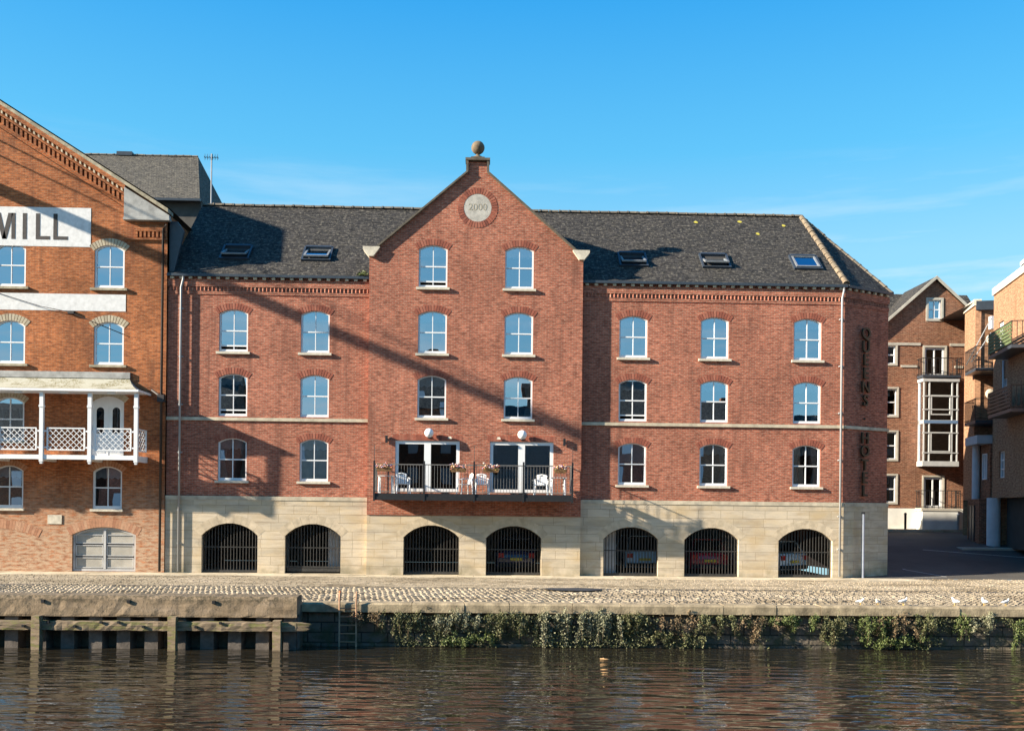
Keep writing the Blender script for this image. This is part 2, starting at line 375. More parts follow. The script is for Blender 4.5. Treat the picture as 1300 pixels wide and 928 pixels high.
    def tube(s, pts, r, n=8, m=0, caps=True, smooth=True):
        pts = [Vector(p) for p in pts]; rows = []
        for i, p in enumerate(pts):
            d = (pts[min(i + 1, len(pts) - 1)] - pts[max(i - 1, 0)]).normalized()
            a = Vector((0, 0, 1)) if abs(d.z) < .9 else Vector((1, 0, 0))
            x = d.cross(a).normalized(); y = d.cross(x)
            rr = r[i] if isinstance(r, (list, tuple)) else r
            rows.append([p + (x * math.cos(2 * PI * k / n) + y * math.sin(2 * PI * k / n)) * rr for k in range(n)])
        i0 = s.grid(rows, m, True, smooth=smooth)
        if caps:
            for base in (i0, i0 + (len(rows) - 1) * n):
                s.f.append(tuple(base + k for k in range(n))); s.uv += [(0, 0)] * n; s.mi.append(m); s.sm.append(False)
    def lathe(s, prof, c=(0, 0, 0), n=16, m=0, smooth=True):
        c = Vector(c)
        rows = [[c + Vector((r * math.cos(2 * PI * k / n), r * math.sin(2 * PI * k / n), z)) for k in range(n)] for r, z in prof]
        s.grid(rows, m, True, smooth=smooth)
    def ball(s, c, r, sc=(1, 1, 1), n=14, k=9, m=0, rot=None):
        c = Vector(c); rows = []
        for i in range(k + 1):
            t = PI * i / k; rr = max(math.sin(t), 1e-3)
            row = []
            for j in range(n):
                p = Vector((math.cos(2 * PI * j / n) * rr * sc[0], math.sin(2 * PI * j / n) * rr * sc[1], math.cos(t) * sc[2])) * r
                if rot: p = rot @ p
                row.append(c + p)
            rows.append(row)
        s.grid(rows, m, True)
    def build(s, name, mats, parent=None, origin=None):
        if not isinstance(mats, (list, tuple)): mats = [mats]
        po = ORI.get(parent.name, Vector((0, 0, 0))) if parent else Vector((0, 0, 0))
        o_ = Vector(origin) if origin is not None else po
        me = bpy.data.meshes.new(name)
        v = [(p[0] - o_.x, p[1] - o_.y, p[2] - o_.z) for p in s.v]
        me.from_pydata(v, [], s.f)
        ul = me.uv_layers.new(name='UVMap'); ul.data.foreach_set('uv', np.array(s.uv, dtype=np.float32).ravel())
        me.polygons.foreach_set('material_index', s.mi); me.polygons.foreach_set('use_smooth', s.sm)
        for m in mats: me.materials.append(m if not isinstance(m, str) else M[m])
        me.update()
        o = bpy.data.objects.new(name, me); COL.objects.link(o)
        if parent: o.parent = parent
        o.location = o_ - po
        ORI[o.name] = o_
        return o
def tag(o, label=None, cat=None, group=None, kind=None):
    if label: o['label'] = label
    if cat: o['category'] = cat
    if group: o['group'] = group
    if kind: o['kind'] = kind
    return o
def thing(name, label, cat, loc=(0, 0, 0), rz=0, group=None):
    o = bpy.data.objects.new(name, None); COL.objects.link(o); o.location = loc; o.rotation_euler = (0, 0, rz)
    o.empty_display_size = .3
    ORI[o.name] = Vector(loc)
    return tag(o, label, cat, group)
def copy_tree(o, parent=None, loc=None, rz=None):
    c = o.copy(); COL.objects.link(c)
    c.parent = parent
    if loc is not None: c.location = loc
    if rz is not None: c.rotation_euler = (0, 0, rz)
    for ch in o.children: copy_tree(ch, c)
    return c
def arch(xc, w, z0, zs, rise, n=10):
    """opening outline, counter-clockwise from lower left"""
    if rise <= 0: return [(xc - w / 2, z0), (xc + w / 2, z0), (xc + w / 2, zs), (xc - w / 2, zs)]
    R = (w * w / 4 + rise * rise) / (2 * rise); a0 = math.asin(min(1, w / 2 / R)); cz = zs + rise - R
    pts = [(xc - w / 2, z0), (xc + w / 2, z0)]
    for i in range(n + 1):
        a = a0 - 2 * a0 * i / n; pts.append((xc + R * math.sin(a), cz + R * math.cos(a)))
    return pts
def arch_ring(mb, xc, w, zs, rise, th, n, y0, y1, fr=F0, m=0, over=.0, gap=.006):
    R = (w * w / 4 + rise * rise) / (2 * rise); a0 = math.asin(min(1, w / 2 / R)) + over; cz = zs + rise - R
    for i in range(n):
        a = -a0 + 2 * a0 * i / n + gap / R / 2; b = -a0 + 2 * a0 * (i + 1) / n - gap / R / 2
        q = [(a, R), (b, R), (b, R + th), (a, R + th)]
        f = [fr(xc + r * math.sin(t), cz + r * math.cos(t), y0) for t, r in q]
        bk = [fr(xc + r * math.sin(t), cz + r * math.cos(t), y1) for t, r in q]
        mb.hexa(f, bk, m)

# ------------------------------------------------------------------ window kit
def sash_window(parent, org, w, h, rise, curtain=0, open_=0, archmat='brick_arch', archth=.26, sill='stone', ft=.065, cols=2, rows=2, sillx=.1, tilt=0, recess=.07):
    """part 'window' (frame) with sub-parts pane, curtain, sill, brick_arch. org = sill middle on the wall face"""
    o = Vector(org); fr = Fr(o)
    zs = h - rise
    out = arch(0, w, 0, zs, rise, 8)
    inn = arch(0, w - 2 * ft, ft, zs - ft * .3, max(rise - ft * .25, 0) if rise else 0, 8) if rise else arch(0, w - 2 * ft, ft, h - ft, 0)
    f = MB(); f.prism([out, inn], recess, recess + .09, fr)
    ih = h - ft
    top = lambda x: (h - ft - (rise * .97 * (x / (w / 2 - ft)) ** 2 if rise else 0))
    y0, y1 = recess + .02, recess + .07
    for r in range(1, rows):
        z = ft + (ih - ft) * r / rows
        f.box(-w / 2 + ft * .9, w / 2 - ft * .9, y0 - .012, y1, z - .025, z + .025, 0, fr)
    for c in range(1, cols):
        x = -w / 2 + ft + (w - 2 * ft) * c / cols
        f.box(x - .017, x + .017, y0, y1 - .008, ft * .9, top(x) + .012, 0, fr)
    f.box(-w / 2 + ft * .9, w / 2 - ft * .9, y0 - .01, y1 - .004, ft * .9, ft + .05, 0, fr)
    if open_: f.box(-w / 2 + ft * .8, w / 2 - ft * .8, y0 - .005, y1 - .002, ft + .17, ft + .23, 0, fr)
    wo = f.build('window', 'white', parent, org)
    p = MB()
    zl = ft + .2 if open_ else ft
    pw = recess + .055; zm = ft + (ih - ft) / 2
    lo_ = [(-w / 2 + ft, zl), (w / 2 - ft, zl), (w / 2 - ft, zm), (-w / 2 + ft, zm)]
    up_ = [(-w / 2 + ft, zm), (w / 2 - ft, zm)] + [q for q in inn[2:] if q[1] > zm + .02]
    for lp_, k_ in ((lo_, .35), (up_, 1.0)):
        ta, tb = tilt * k_ + random.uniform(-.004, .004), tilt * .5 + random.uniform(-.008, .008)
        zc = sum(q[1] for q in lp_) / len(lp_)
        p.add([fr(a, b, pw + ta * (b - zc) + tb * a) for a, b in lp_], lp_)
    p.build('pane', 'glass', wo)
    if curtain == 4:
        cu = MB(); cu.box(-w / 2 + ft, w / 2 - ft, recess + .12, recess + .13, h * .55, h - .02, 0, fr); cu.build('blind', 'curtain', wo)
    elif curtain:
        cu = MB(); n = 22; iw = w - 2 * ft
        if curtain in (1, 2, 3):
            tp = [fr(-iw / 2 + iw * k / n, h - .02, recess + .16 + .018 * math.sin(k * 2.3)) for k in range(n + 1)]
            bt = [fr(-iw / 2 + iw * k / n, h - rise - .27 - .03 * math.sin(k * 1.1), recess + .16 + .018 * math.sin(k * 2.3)) for k in range(n + 1)]
            cu.grid([bt, tp], 0)
        if curtain in (2, 3):
            for sx in (-1, 1) if curtain == 2 else (1,):
                a = [fr(sx * (iw / 2 - .30 * k / 8), .05, recess + .2 + .02 * math.sin(k * 2.1)) for k in range(9)]
                b = [fr(sx * (iw / 2 - .17 * k / 8), h * .45, recess + .2 + .02 * math.sin(k * 2.1)) for k in range(9)]
                c = [fr(sx * (iw / 2 - .34 * k / 8), h - .05, recess + .2 + .02 * math.sin(k * 2.1)) for k in range(9)]
                cu.grid([a, b, c], 1)
        cu.build('curtain', ['curtain', 'drape'], wo)
    if sill:
        s_ = MB(); s_.box(-w / 2 - sillx, w / 2 + sillx, -.11, recess + .05, -.10, -.003, 0, fr); s_.build('sill', sill, wo)
    if archmat:
        a = MB(); arch_ring(a, 0, w, zs, rise, archth, int(w * 11), -.012, recess + .02, fr, 0, .05, .02); a.build('brick_arch', archmat, wo)
    return wo
def shift_copy(w, dx, dy, dz):
    return copy_tree(w, w.parent, w.location + Vector((dx, dy, dz)))

# ================================================================== CAMERA
cam = bpy.data.cameras.new('camera'); co = bpy.data.objects.new('camera', cam); COL.objects.link(co)
cam.sensor_width = 36; cam.lens = 36 * 1260 / 1300; cam.shift_y = 176 / 1300; cam.clip_end = 3000; cam.clip_start = .1
co.matrix_world = Matrix.Translation((0, -42, 3.0)) @ Matrix.Rotation(-.03, 4, 'Z') @ Matrix.Rotation(PI / 2, 4, 'X') @ Matrix.Rotation(.0105, 4, 'Z')
scene.camera = co
# ================================================================== LIGHT
sl = bpy.data.lights.new('sun', 'SUN'); sl.energy = 5.0; sl.angle = math.radians(.8); sl.color = (1, .88, .70)
so = bpy.data.objects.new('sun', sl); COL.objects.link(so)
so.rotation_euler = SUN_V.to_track_quat('Z', 'Y').to_euler(); so.location = SUN_V * 80
nt = NT(world.node_tree); bg = nt.n['Background']
sky = nt.new('ShaderNodeTexSky', sky_type='NISHITA'); sky.sun_disc = False
sky.sun_elevation = math.asin(SUN_V.z); sky.sun_rotation = math.atan2(SUN_V.x, SUN_V.y)
sky.air_density = 1.0; sky.dust_density = .3; sky.ozone_density = 3.0; sky.altitude = 50
hs = nt.new('ShaderNodeHueSaturation'); hs.inputs['Saturation'].default_value = 1.32; hs.inputs['Hue'].default_value = .482; hs.inputs['Value'].default_value = 1.12
nt.link(sky.outputs[0], hs.inputs['Color'])
tc = nt.new('ShaderNodeTexCoord').outputs['Generated']
cl = nt.noise(nt.mapping(tc, (1.6, 1.6, 16), (.3, 0, 0), (.05, .12, 0)), 2.2, 6, .6)
sepw = nt.new('ShaderNodeSeparateXYZ'); nt.link(tc, sepw.inputs[0])
band = nt.ramp(sepw.outputs[2], [(.02, (1,) * 3), (.20, (.8,) * 3), (.34, (0,) * 3)])
cf = nt.math('MULTIPLY', nt.ramp(cl, [(.47, (0,) * 3), (.70, (.8,) * 3)]), band)
grad = nt.ramp(sepw.outputs[2], [(0.0, (1.7 / 5, 3.7 / 5, 4.6 / 5)), (.235, (1.7 / 5, 3.5 / 5, 4.7 / 5)), (.33, (.66 / 5, 2.85 / 5, 4.75 / 5)), (.455, (.20 / 5, 2.0 / 5, 4.6 / 5)), (1.0, (.06 / 5, .8 / 5, 2.8 / 5))])
grad5 = nt.new('ShaderNodeVectorMath', operation='SCALE'); nt.link(grad, grad5.inputs[0]); grad5.inputs['Scale'].default_value = 5
base_sky = nt.mix(.75, hs.outputs[0], grad5.outputs[0])
skycol = nt.mix(cf, base_sky, (3.9, 4.6, 5.0, 1))
nt.link(skycol, bg.inputs['Color']); bg.inputs['Strength'].default_value = .066

# ================================================================== HOTEL
XL, XR = -13.25, 15.41
hotel = thing('hotel_building', 'long red brick riverside hotel with central gable above a pale stone base of barred arches', 'building', (1, 0, 0))
ROWZ = [9.27, 6.57, 3.87]; WW, WH, WR = 1.2, 1.78, .17
LX = [-10.51, -7.10]; RX = [6.35, 9.83, 13.82]; BX = [-2.16, 1.46]; BROW = [12.03, 9.27, 6.57]
BXL, BXR, BY = -4.82, 4.14, -.35
def wing(x0, x1, xs):
    mb = MB()
    loops = [[(x0, 3.2), (x1, 3.2), (x1, 12.4), (x0, 12.4)]]
    for x in xs:
        for z in ROWZ: loops.append(arch(x, WW, z, z + WH - WR, WR, 8))
    mb.prism(loops, 0, .3, F0, back=False)
    return mb
wl = MB()
for x0, x1, xs in ((XL, BXL, LX), (BXR, XR, RX)):
    w_ = wing(x0, x1, xs); i = len(wl.v)
    wl.v += w_.v; wl.f += [tuple(k + i for k in f) for f in w_.f]; wl.uv += w_.uv; wl.mi += w_.mi; wl.sm += w_.sm
# central bay with stepped gable
bl = [[(BXL, 2.5), (BXR, 2.5), (BXR, 13.35), (3.93, 13.55), (.05, 16.88), (.05, 17.32), (-.72, 17.32), (-.72, 16.88), (-4.6, 13.55), (BXL, 13.35)]]
for x in BX:
    for z in BROW: bl.append(arch(x, WW, z, z + WH - WR, WR, 8))
DOORS = [(-3.66, -.97), (.30, 2.97)]
for a, b in DOORS: bl.append([(a, 3.5), (b, 3.5), (b, 5.62), (a, 5.62)])
wl.prism(bl, BY, BY + .34, F0, back=True)
wl.box(BXL, BXR, BY + .36, .3, 2.6, 3.3)               # floor edge behind the bay
# angled corner and hidden outer walls
CORN = Vector((XR, 0, 0)); CDIR = Vector((17.86 - XR, 1.36, 0)); CL = CDIR.length; FC = Fr(CORN, CDIR)
wl.prism([[(0.002, 3.2), (CL, 3.2), (CL, 12.4), (0.002, 12.4)]], 0, .3, FC, back=False)
c2 = Vector((17.86, 1.36, 0))
wl.add([c2, (16.6, 9.8, 0), (16.6, 9.8, 12.4), c2 + Vector((0, 0, 12.4))], [(0, 0), (10, 0), (10, 12.4), (0, 12.4)])
wl.add([(XL, 9.8, 0), (16.6, 9.8, 0), (16.6, 9.8, 12.4), (XL, 9.8, 12.4)])
wl.build('wall', 'brick', hotel)
# rooms: floors, back walls
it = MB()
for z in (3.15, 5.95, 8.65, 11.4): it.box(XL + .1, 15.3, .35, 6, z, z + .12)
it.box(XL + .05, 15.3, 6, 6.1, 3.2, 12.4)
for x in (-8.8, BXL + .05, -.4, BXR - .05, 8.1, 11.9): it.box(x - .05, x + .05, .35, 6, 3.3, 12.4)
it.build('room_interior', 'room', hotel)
cp = MB(); cp.box(XL + .02, 15.34, .1, 9, -.12, -.01, 0); cp.box(XL + .02, 15.34, 8.9, 9.1, 0, 3.1, 0); cp.box(XL + .02, 15.34, .1, 9, 3.0, 3.14)
for x in (-8.8, -4.6, 3.9, 8.1, 11.9):
    cp.box(x - .18, x + .18, 2.5, 2.9, 0, 3.0); cp.box(x - .18, x + .18, 6.5, 6.9, 0, 3.0)
cp.box(XL + .02, XL + .2, .1, 9, 0, 3)
cp.build('car_park_interior', 'carpark', hotel)
# stone base with arches
ARX = [-10.57, -7.10, -2.12, 1.34, 6.32, 9.77, 13.80]; AW, ASP, ARI = 2.33, 1.58, .51
SY, SYB = -.06, -.31
sb = MB()
for x0, x1, y, sel in ((XL, BXL - .0, SY, ARX[:2]), (BXL, BXR, SYB, ARX[2:4]), (BXR, XR + .02, SY, ARX[4:])):
    top = 3.2 if y == SY else 2.5
    sb.prism([[(x0, 0), (x1, 0), (x1, top), (x0, top)]] + [arch(x, AW, .0 + 0.001, ASP, ARI, 14) for x in sel], y, .42, F0, back=True)
sb.prism([[(0.0, 0), (CL + .03, 0), (CL + .03, 3.2), (0.0, 3.2)]], SY, .3, FC, back=False)
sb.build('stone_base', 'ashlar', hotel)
for x0, x1, fr in ((XL, BXL - .005, F0), (BXR + .005, XR + .03, F0), (.03, CL + .03, FC)):    # top course, string courses
    for p_, z0, z1 in ((-.085, 3.06, 3.22), (-.07, 6.38, 6.51)):
        sc_ = MB(); sc_.box(x0, x1, p_, -.002, z0, z1, 0, fr); sc_.build('string_course', 'stone', hotel)
for x in ARX:
    y = SYB if BXL < x < BXR else SY
    vs = MB(); arch_ring(vs, x, AW, ASP, ARI, .36 if y == SY else .34, 9, y - .004, y + .1, F0, 0, .03, .008); vs.build('arch_voussoir', 'voussoir', hotel)
# barred grilles in the arches
for gi, x in enumerate(ARX):
    g = MB(); y = .16 if not BXL < x < BXR else .05
    R = (AW * AW / 4 + ARI * ARI) / (2 * ARI); cz = ASP + ARI - R
    n = 18
    zb = .1 if gi != 1 else .28
    for k in range(1, n):
        bx = x - AW / 2 + AW * k / n; bz = cz + math.sqrt(R * R - (bx - x) ** 2)
        g.box(bx - .016, bx + .016, y - .016, y + .016, zb, bz + .01)
    g.box(x - AW / 2, x + AW / 2, y - .025, y + .025, zb - .04, zb + .02)
    g.box(x - AW / 2, x + AW / 2, y - .022, y + .022, 1.06, 1.10)
    o_ = arch(x, AW, .02, ASP, ARI, 14); i_ = arch(x, AW - .1, .07, ASP - .02, ARI - .02, 14); g.prism([o_, i_], y - .03, y + .03)
    if gi == 1: g.box(x - AW / 2, x + AW / 2, y - .03, y + .05, .0, .22)
    g.build('grille', 'iron', hotel)
    if gi in (1, 4):                                      # solid panel beside the bars
        p = MB(); xx = x + (AW / 2 - .3 if gi == 1 else -AW / 2 + .3)
        zt = 1.66
        p.box(xx - .3, xx + .3, y + .3, y + .34, .05, 2.0); p.build('gate_panel', 'garage_frame', hotel)
# windows
cur_l = {(0, 0): 1, (0, 1): 1, (0, 2): 2, (1, 0): 2, (1, 1): 1, (1, 2): 1}
for i, x in enumerate(LX):
    for j, z in enumerate(ROWZ):
        sash_window(hotel, (x, 0, z), WW, WH, WR, cur_l[(i, j)], 1 if (i, j) in ((0, 0), (0, 1)) else 0, sill=None if j == 1 else 'stone_pale', tilt=random.uniform(-.018, .014))
for i, x in enumerate(RX):
    for j, z in enumerate(ROWZ):
        sash_window(hotel, (x, 0, z), WW, WH, WR, [2, 1, 4, 4, 1, 3, 1, 3, 2][i * 3 + j], 1 if (i, j) == (0, 1) else 0, sill=None if j == 1 else 'stone_pale', tilt=random.uniform(-.018, .014))
for i, x in enumerate(BX):
    for j, z in enumerate(BROW):
        sash_window(hotel, (x, BY, z), WW, WH, WR, [1, 2, 1, 1, 4, 3][i * 3 + j], 1 if (i, j) == (0, 0) else 0, sill='stone_pale', tilt=random.uniform(-.018, .014))
# glazed balcony doors
for a, b in DOORS:
    d = MB(); xm = (a + b) / 2; y = BY + .06
    d.box(a, b, y, y + .1, 5.48, 5.62); d.box(a, b, y, y + .1, 3.5, 3.62)
    for x0, x1 in ((a, a + .14), (xm - .14, xm + .14), (b - .14, b)): d.box(x0, x1, y - .004, y + .104, 3.5, 5.62)
    do = d.build('patio_door', 'white', hotel, (xm, BY, 3.5))
    for x0, x1 in ((a + .14, xm - .14), (xm + .14, b - .14)):
        p = MB(); p.add([(x0, y + .05, 3.62), (x1, y + .05, 3.62), (x1, y + .05, 5.48), (x0, y + .05, 5.48)]); p.build('pane', 'glass_door', do)
    s2 = MB()
    for k in range(24):                                  # soldier course above the door
        x = a - .1 + (b - a + .2) * k / 24; w = (b - a + .2) / 24 - .008
        s2.hexa([(x, BY - .006, 5.63), (x + w, BY - .006, 5.63), (x + w, BY + .05, 5.63), (x, BY + .05, 5.63)], [(x, BY - .006, 5.86), (x + w, BY - .006, 5.86), (x + w, BY + .05, 5.86), (x, BY + .05, 5.86)])
    s2.build('brick_lintel', 'brick_arch', do)
# cornice under the eaves
def cornice(cn, x0, x1, fr):
    cn.box(x0, x1, -.03, -.002, 11.66, 11.74, 0, fr); cn.box(x0, x1, -.06, -.002, 11.98, 12.28, 0, fr); cn.box(x0, x1, -.035, -.002, 11.74, 11.80, 0, fr)
    n = int((x1 - x0) / .16)
    for k in range(n):
        u = x0 + (k + .5) * (x1 - x0) / n
        a = [fr(u - .07, 11.81, -.003), fr(u, 11.81, -.06), fr(u + .07, 11.81, -.003), fr(u, 11.81, .02)]
        b = [p + Vector((0, 0, .16)) for p in a]; cn.hexa(a, b)
def eave_blocks(cn, x0, x1, fr):
    n = int((x1 - x0) / .38)
    for k in range(n):
        u = x0 + (k + .5) * (x1 - x0) / n
        cn.box(u - .07, u + .07, -.13, -.002, 12.285, 12.375, 1, fr)
for x0, x1, fr in ((XL, BXL - .01, F0), (BXR + .01, XR, F0), (.0, CL, FC)): cn = MB(); cornice(cn, x0, x1, fr); eave_blocks(cn, x0, x1, fr); cn.build('cornice', ['brick', 'stone'], hotel)
for x0, x1, fr in ((XL, BXL - .02, F0), (BXR + .02, XR + .06, F0), (.06, CL + .1, FC)):
    gt = MB(); gt.box(x0, x1, -.2, -.08, 12.38, 12.49, 0, fr); gt.build('gutter', 'gutter', hotel)
for x in (-12.66, 15.24):
    d = MB(); d.tube([(x + .08, -.15, 12.42), (x + .08, -.15, 12.25), (x, -.16, 11.9), (x, -.16, .06)], .048, 8)
    for z in (11.0, 9.0, 7.0, 5.0, 2.6, 1.2): d.box(x - .08, x + .08, -.17, -.0, z, z + .05)
    d.build('downpipe', 'pipe', hotel)
# main roof
SL = (16.9 - 12.45) / 5.1
RE = Vector((15.08, 5, 16.88))
rf = MB(); e0 = 12.47; ey = -.12
C1 = Vector((XR + .12, ey, e0)); C2 = Vector((18.0, 1.26, e0)); C3 = Vector((16.7, 10.0, e0))
sl_len = math.hypot(5 - ey, 16.88 - e0)
def slope(pts, uvs): rf.add(pts, uvs)
slope([(XL, ey, e0), C1, RE, (XL, 5, 16.88)], [(XL, 0), (C1.x, 0), (RE.x, sl_len), (XL, sl_len)])
def uvtri(a, b, c):
    U = (b - a).normalized(); N = U.cross(c - a).normalized(); V = N.cross(U)
    return [((p - a).dot(U), (p - a).dot(V)) for p in (a, b, c)]
slope([C1, C2, RE], uvtri(C1, C2, RE)); slope([C2, C3, RE], uvtri(C2, C3, RE))
slope([C3, (XL, 10.0, e0), (XL, 5, 16.88), RE], [(0, 0), (30, 0), (30, 7.6), (2, 7.6)])
# soffit closing
rf.add([(XL, ey, e0 - .03), C1 - Vector((0, 0, .03)), C2 - Vector((0, 0, .03)), C3 - Vector((0, 0, .03)), (XL, 10.0, e0 - .03)])
# bay roof slopes running back
gx0, gx1, gxm = -4.62, 3.95, -.335
gz = 13.5; gzm = 16.78
for xa in (gx0, gx1):
    L_ = math.hypot(xa - gxm, gzm - gz)
    rf.add([(xa, BY + .3, gz), (xa, 5.2, gz), (gxm, 5.2, gzm), (gxm, BY + .3, gzm)], [(0, 0), (6, 0), (6, L_), (0, L_)])
roof = rf.build('roof', 'slate', hotel)
M['lichen'] = plain('yellow_lichen', (.42, .36, .05), .9, 0, .3, 20)
for lx_, ly_ in ((9.9, 4.35), (12.0, 4.45), (14.0, 4.2), (12.6, 3.5)):
    g = MB(); n_ = 9; g.add([(lx_ + .11 * math.cos(2 * PI * k / n_) * random.uniform(.6, 1.2), ly_ + .09 * math.sin(2 * PI * k / n_), e0 + SL * (ly_ + .09 * math.sin(2 * PI * k / n_) - ey) * (16.88 - e0) / (SL * (5 - ey)) + .012) for k in range(n_)]); g.build('lichen_patch', 'lichen', roof)
def ridge_line(mb, p, q, r, step, m=0, up=.0):
    p, q = Vector(p), Vector(q); L = (q - p).length; n = max(1, int(L / step)); d = (q - p) / n
    side = d.cross(Vector((0, 0, 1))).normalized(); nup = side.cross(d).normalized()
    for k in range(n):
        a = p + d * k + d * .03; b = p + d * (k + 1) - d * .03
        lift = random.uniform(-.008, .012) + up
        A = []; B = []
        for t in range(7):
            an = PI * t / 6
            off = side * math.cos(an) * r + nup * (math.sin(an) * r * .85 + lift - r * .25)
            A.append(a + off); B.append(b + off * 1.04)
        mb.grid([A, B], m, smooth=False)
        mb.add(B[::-1], None, m); mb.add(A, None, m)
        # raised collar at the joint
        c1 = [a + (x - a) * 1.22 for x in A]; c2_ = [x + d.normalized() * .07 for x in c1]
        mb.grid([c1, c2_], m, smooth=False); mb.add(c1, None, m); mb.add(c2_[::-1], None, m)
rd = MB(); ridge_line(rd, (XL, 5, 16.88), RE, .13, .46); rd.build('ridge_tiles', 'ridge', roof)
hp = MB(); ridge_line(hp, C1 + Vector((-.05, .12, .1)), RE, .13, .42, 0, .02); hp.build('hip_tiles', 'hip', roof)
hp = MB(); ridge_line(hp, C2, RE, .1, .42); hp.build('hip_tiles', 'ridge', roof)
# gable copings, kneelers, finial, year plaque
cg = MB()
def coping(p, q, th=.07):
    p, q = Vector(p), Vector(q); d = (q - p).normalized(); n = Vector((-d.z, 0, d.x)); n = n if n.z > 0 else -n
    y0, y1 = BY - .15, BY + .42
    bot = [Vector((a.x, y, a.z)) for a, y in ((p, y0), (q, y0), (q, y1), (p, y1))]
    cg.hexa(bot, [b + n * th for b in bot])
coping((-4.72, 0, 13.44), (-.72, 0, 16.88)); coping((.05, 0, 16.88), (4.05, 0, 13.44))
cg.box(-.82, -.722, BY - .12, BY + .4, 16.9, 17.36); cg.box(.052, .15, BY - .12, BY + .4, 16.9, 17.36)
cg.box(-.85, .18, BY - .15, BY + .45, 17.36, 17.46)
cg.box(-.62, -.05, BY - .06, BY + .36, 17.46, 17.53)
cg.build('gable_coping', 'coping_dark', hotel)
for s_, xk in ((-1, BXL), (1, BXR)):
    k = MB(); pr = [(0, 0), (.02, 0), (.26, .3), (.26, .40), (-.45, .40), (-.42, .33), (-.18, .0)]
    pr = [(xk + s_ * a, 13.27 + b) for a, b in pr]
    k.prism([pr], BY - .17, BY + .4); k.build('kneeler', 'stone_pale', hotel)
fb = MB(); fb.lathe([(.2, 0), (.2, .05), (.09, .1), (.07, .17), (.13, .2), (.01, .2)], (-.335, BY + .15, 17.53), 16)
fb.ball((-.335, BY + .15, 17.53 + .17 + .27), .28, n=18, k=12); fb.build('ball_finial', 'finial', hotel)
pl = MB(); rows = []
pc = Vector((-.32, 0, 15.40))
pl.tube([(pc.x, BY - .004, pc.z), (pc.x, BY + .05, pc.z)], .58, 32, smooth=False)
M['stone_grey'] = plain('grey_stone', (.40, .38, .34), .9, 0, .3, 4, .25)
plo = pl.build('year_plaque', 'stone_grey', hotel)
rg = MB()
for k in range(40):
    a, b = 2 * PI * k / 40 + .016, 2 * PI * (k + 1) / 40 - .016
    q = [(a, .59), (b, .59), (b, .84), (a, .84)]
    f_ = [(pc.x + r * math.sin(t), BY - .012, pc.z + r * math.cos(t)) for t, r in q]; b_ = [(p[0], BY + .03, p[2]) for p in f_]
    rg.hexa(f_, b_)
rg.build('brick_ring', 'brick_arch', plo)
def text(name, body, size, loc, rot, mat, parent, depth=.01, align='CENTER'):
    cu = bpy.data.curves.new(name, 'FONT'); cu.body = body; cu.size = size; cu.extrude = depth; cu.align_x = align; cu.align_y = 'CENTER'; cu.offset = .012 if name == 'letter' else 0
    t_ = bpy.data.objects.new(name + '_tmp', cu); COL.objects.link(t_)
    bpy.context.view_layer.update()
    me = bpy.data.meshes.new_from_object(t_.evaluated_get(bpy.context.evaluated_depsgraph_get()))
    bpy.data.objects.remove(t_)
    me.name = name
    o = bpy.data.objects.new(name, me); COL.objects.link(o); me.materials.clear(); me.materials.append(M[mat])
    if parent: o.parent = parent
    po = ORI.get(parent.name, Vector()) if parent else Vector()
    o.location = Vector(loc) - po; o.rotation_euler = rot; ORI[o.name] = Vector(loc)
    return o
M['engrave'] = plain('engraved_stone', (.30, .27, .21), .9)
text('numerals', '2000', .40, (pc.x, BY - .006, pc.z + .02), (PI / 2, 0, 0), 'engrave', plo, .004)
# skylights
def skylight(x, ang):
    y0, y1 = .9, 1.72; w = .58
    n = Vector((0, -SL, 1)).normalized(); d = Vector((0, 1, SL)).normalized()
    zz = e0 + SL * (y0 - ey)
    o_ = Vector((x, y0, zz))
    f = MB(); L_ = 1.15
    def bx(mb, u0, u1, v0, v1, h0, h1):
        q = [o_ + Vector((u, 0, 0)) + d * v for u, v in ((u0, v0), (u1, v0), (u1, v1), (u0, v1))]
        mb.hexa([p + n * h0 for p in q], [p + n * h1 for p in q])
    bx(f, -w - .05, -w + .03, -.03, L_ + .05, -.02, .09); bx(f, w - .03, w + .05, -.03, L_ + .05, -.02, .09)
    bx(f, -w + .03, w - .03, -.03, .05, -.02, .088); bx(f, -w + .03, w - .03, L_ - .06, L_ + .06, -.02, .12)
    so_ = f.build('skylight', 'gutter', hotel, o_)
    # tilted sash turning about its middle
    rot = Matrix.Rotation(ang, 3, 'X'); c = o_ + d * (L_ * .52) + n * .06
    d2 = rot @ d; n2 = rot @ n
    s2 = MB()
    def b2(mb, u0, u1, v0, v1, h0, h1):
        q = [c + Vector((u, 0, 0)) + d2 * v for u, v in ((u0, v0), (u1, v0), (u1, v1), (u0, v1))]
        mb.hexa([p + n2 * h0 for p in q], [p + n2 * h1 for p in q])
    ww = w - .05; hl = L_ * .46
    b2(s2, -ww, -ww + .08, -hl, hl, -.02, .05); b2(s2, ww - .08, ww, -hl, hl, -.02, .05); b2(s2, -ww + .08, ww - .08, -hl, -hl + .08, -.02, .048); b2(s2, -ww + .08, ww - .08, hl - .08, hl, -.02, .048)
    s2.build('sash', 'sash_grey', so_)
    p = MB(); p.add([c + Vector((u, 0, 0)) + d2 * v + n2 * .015 for u, v in ((-ww + .08, -hl + .08), (ww - .08, -hl + .08), (ww - .08, hl - .08), (-ww + .08, hl - .08))]); p.build('pane', 'glass', so_)
    b = MB(); bx(b, -w + .03, w - .03, .05, L_ - .06, -.015, -.005); b.build('shaft', 'dark', so_)
for x, a in ((-10.76, -.30), (-7.26, -.22), (6.48, -.28), (10.1, -.34), (14.12, -.04)): skylight(x, a)
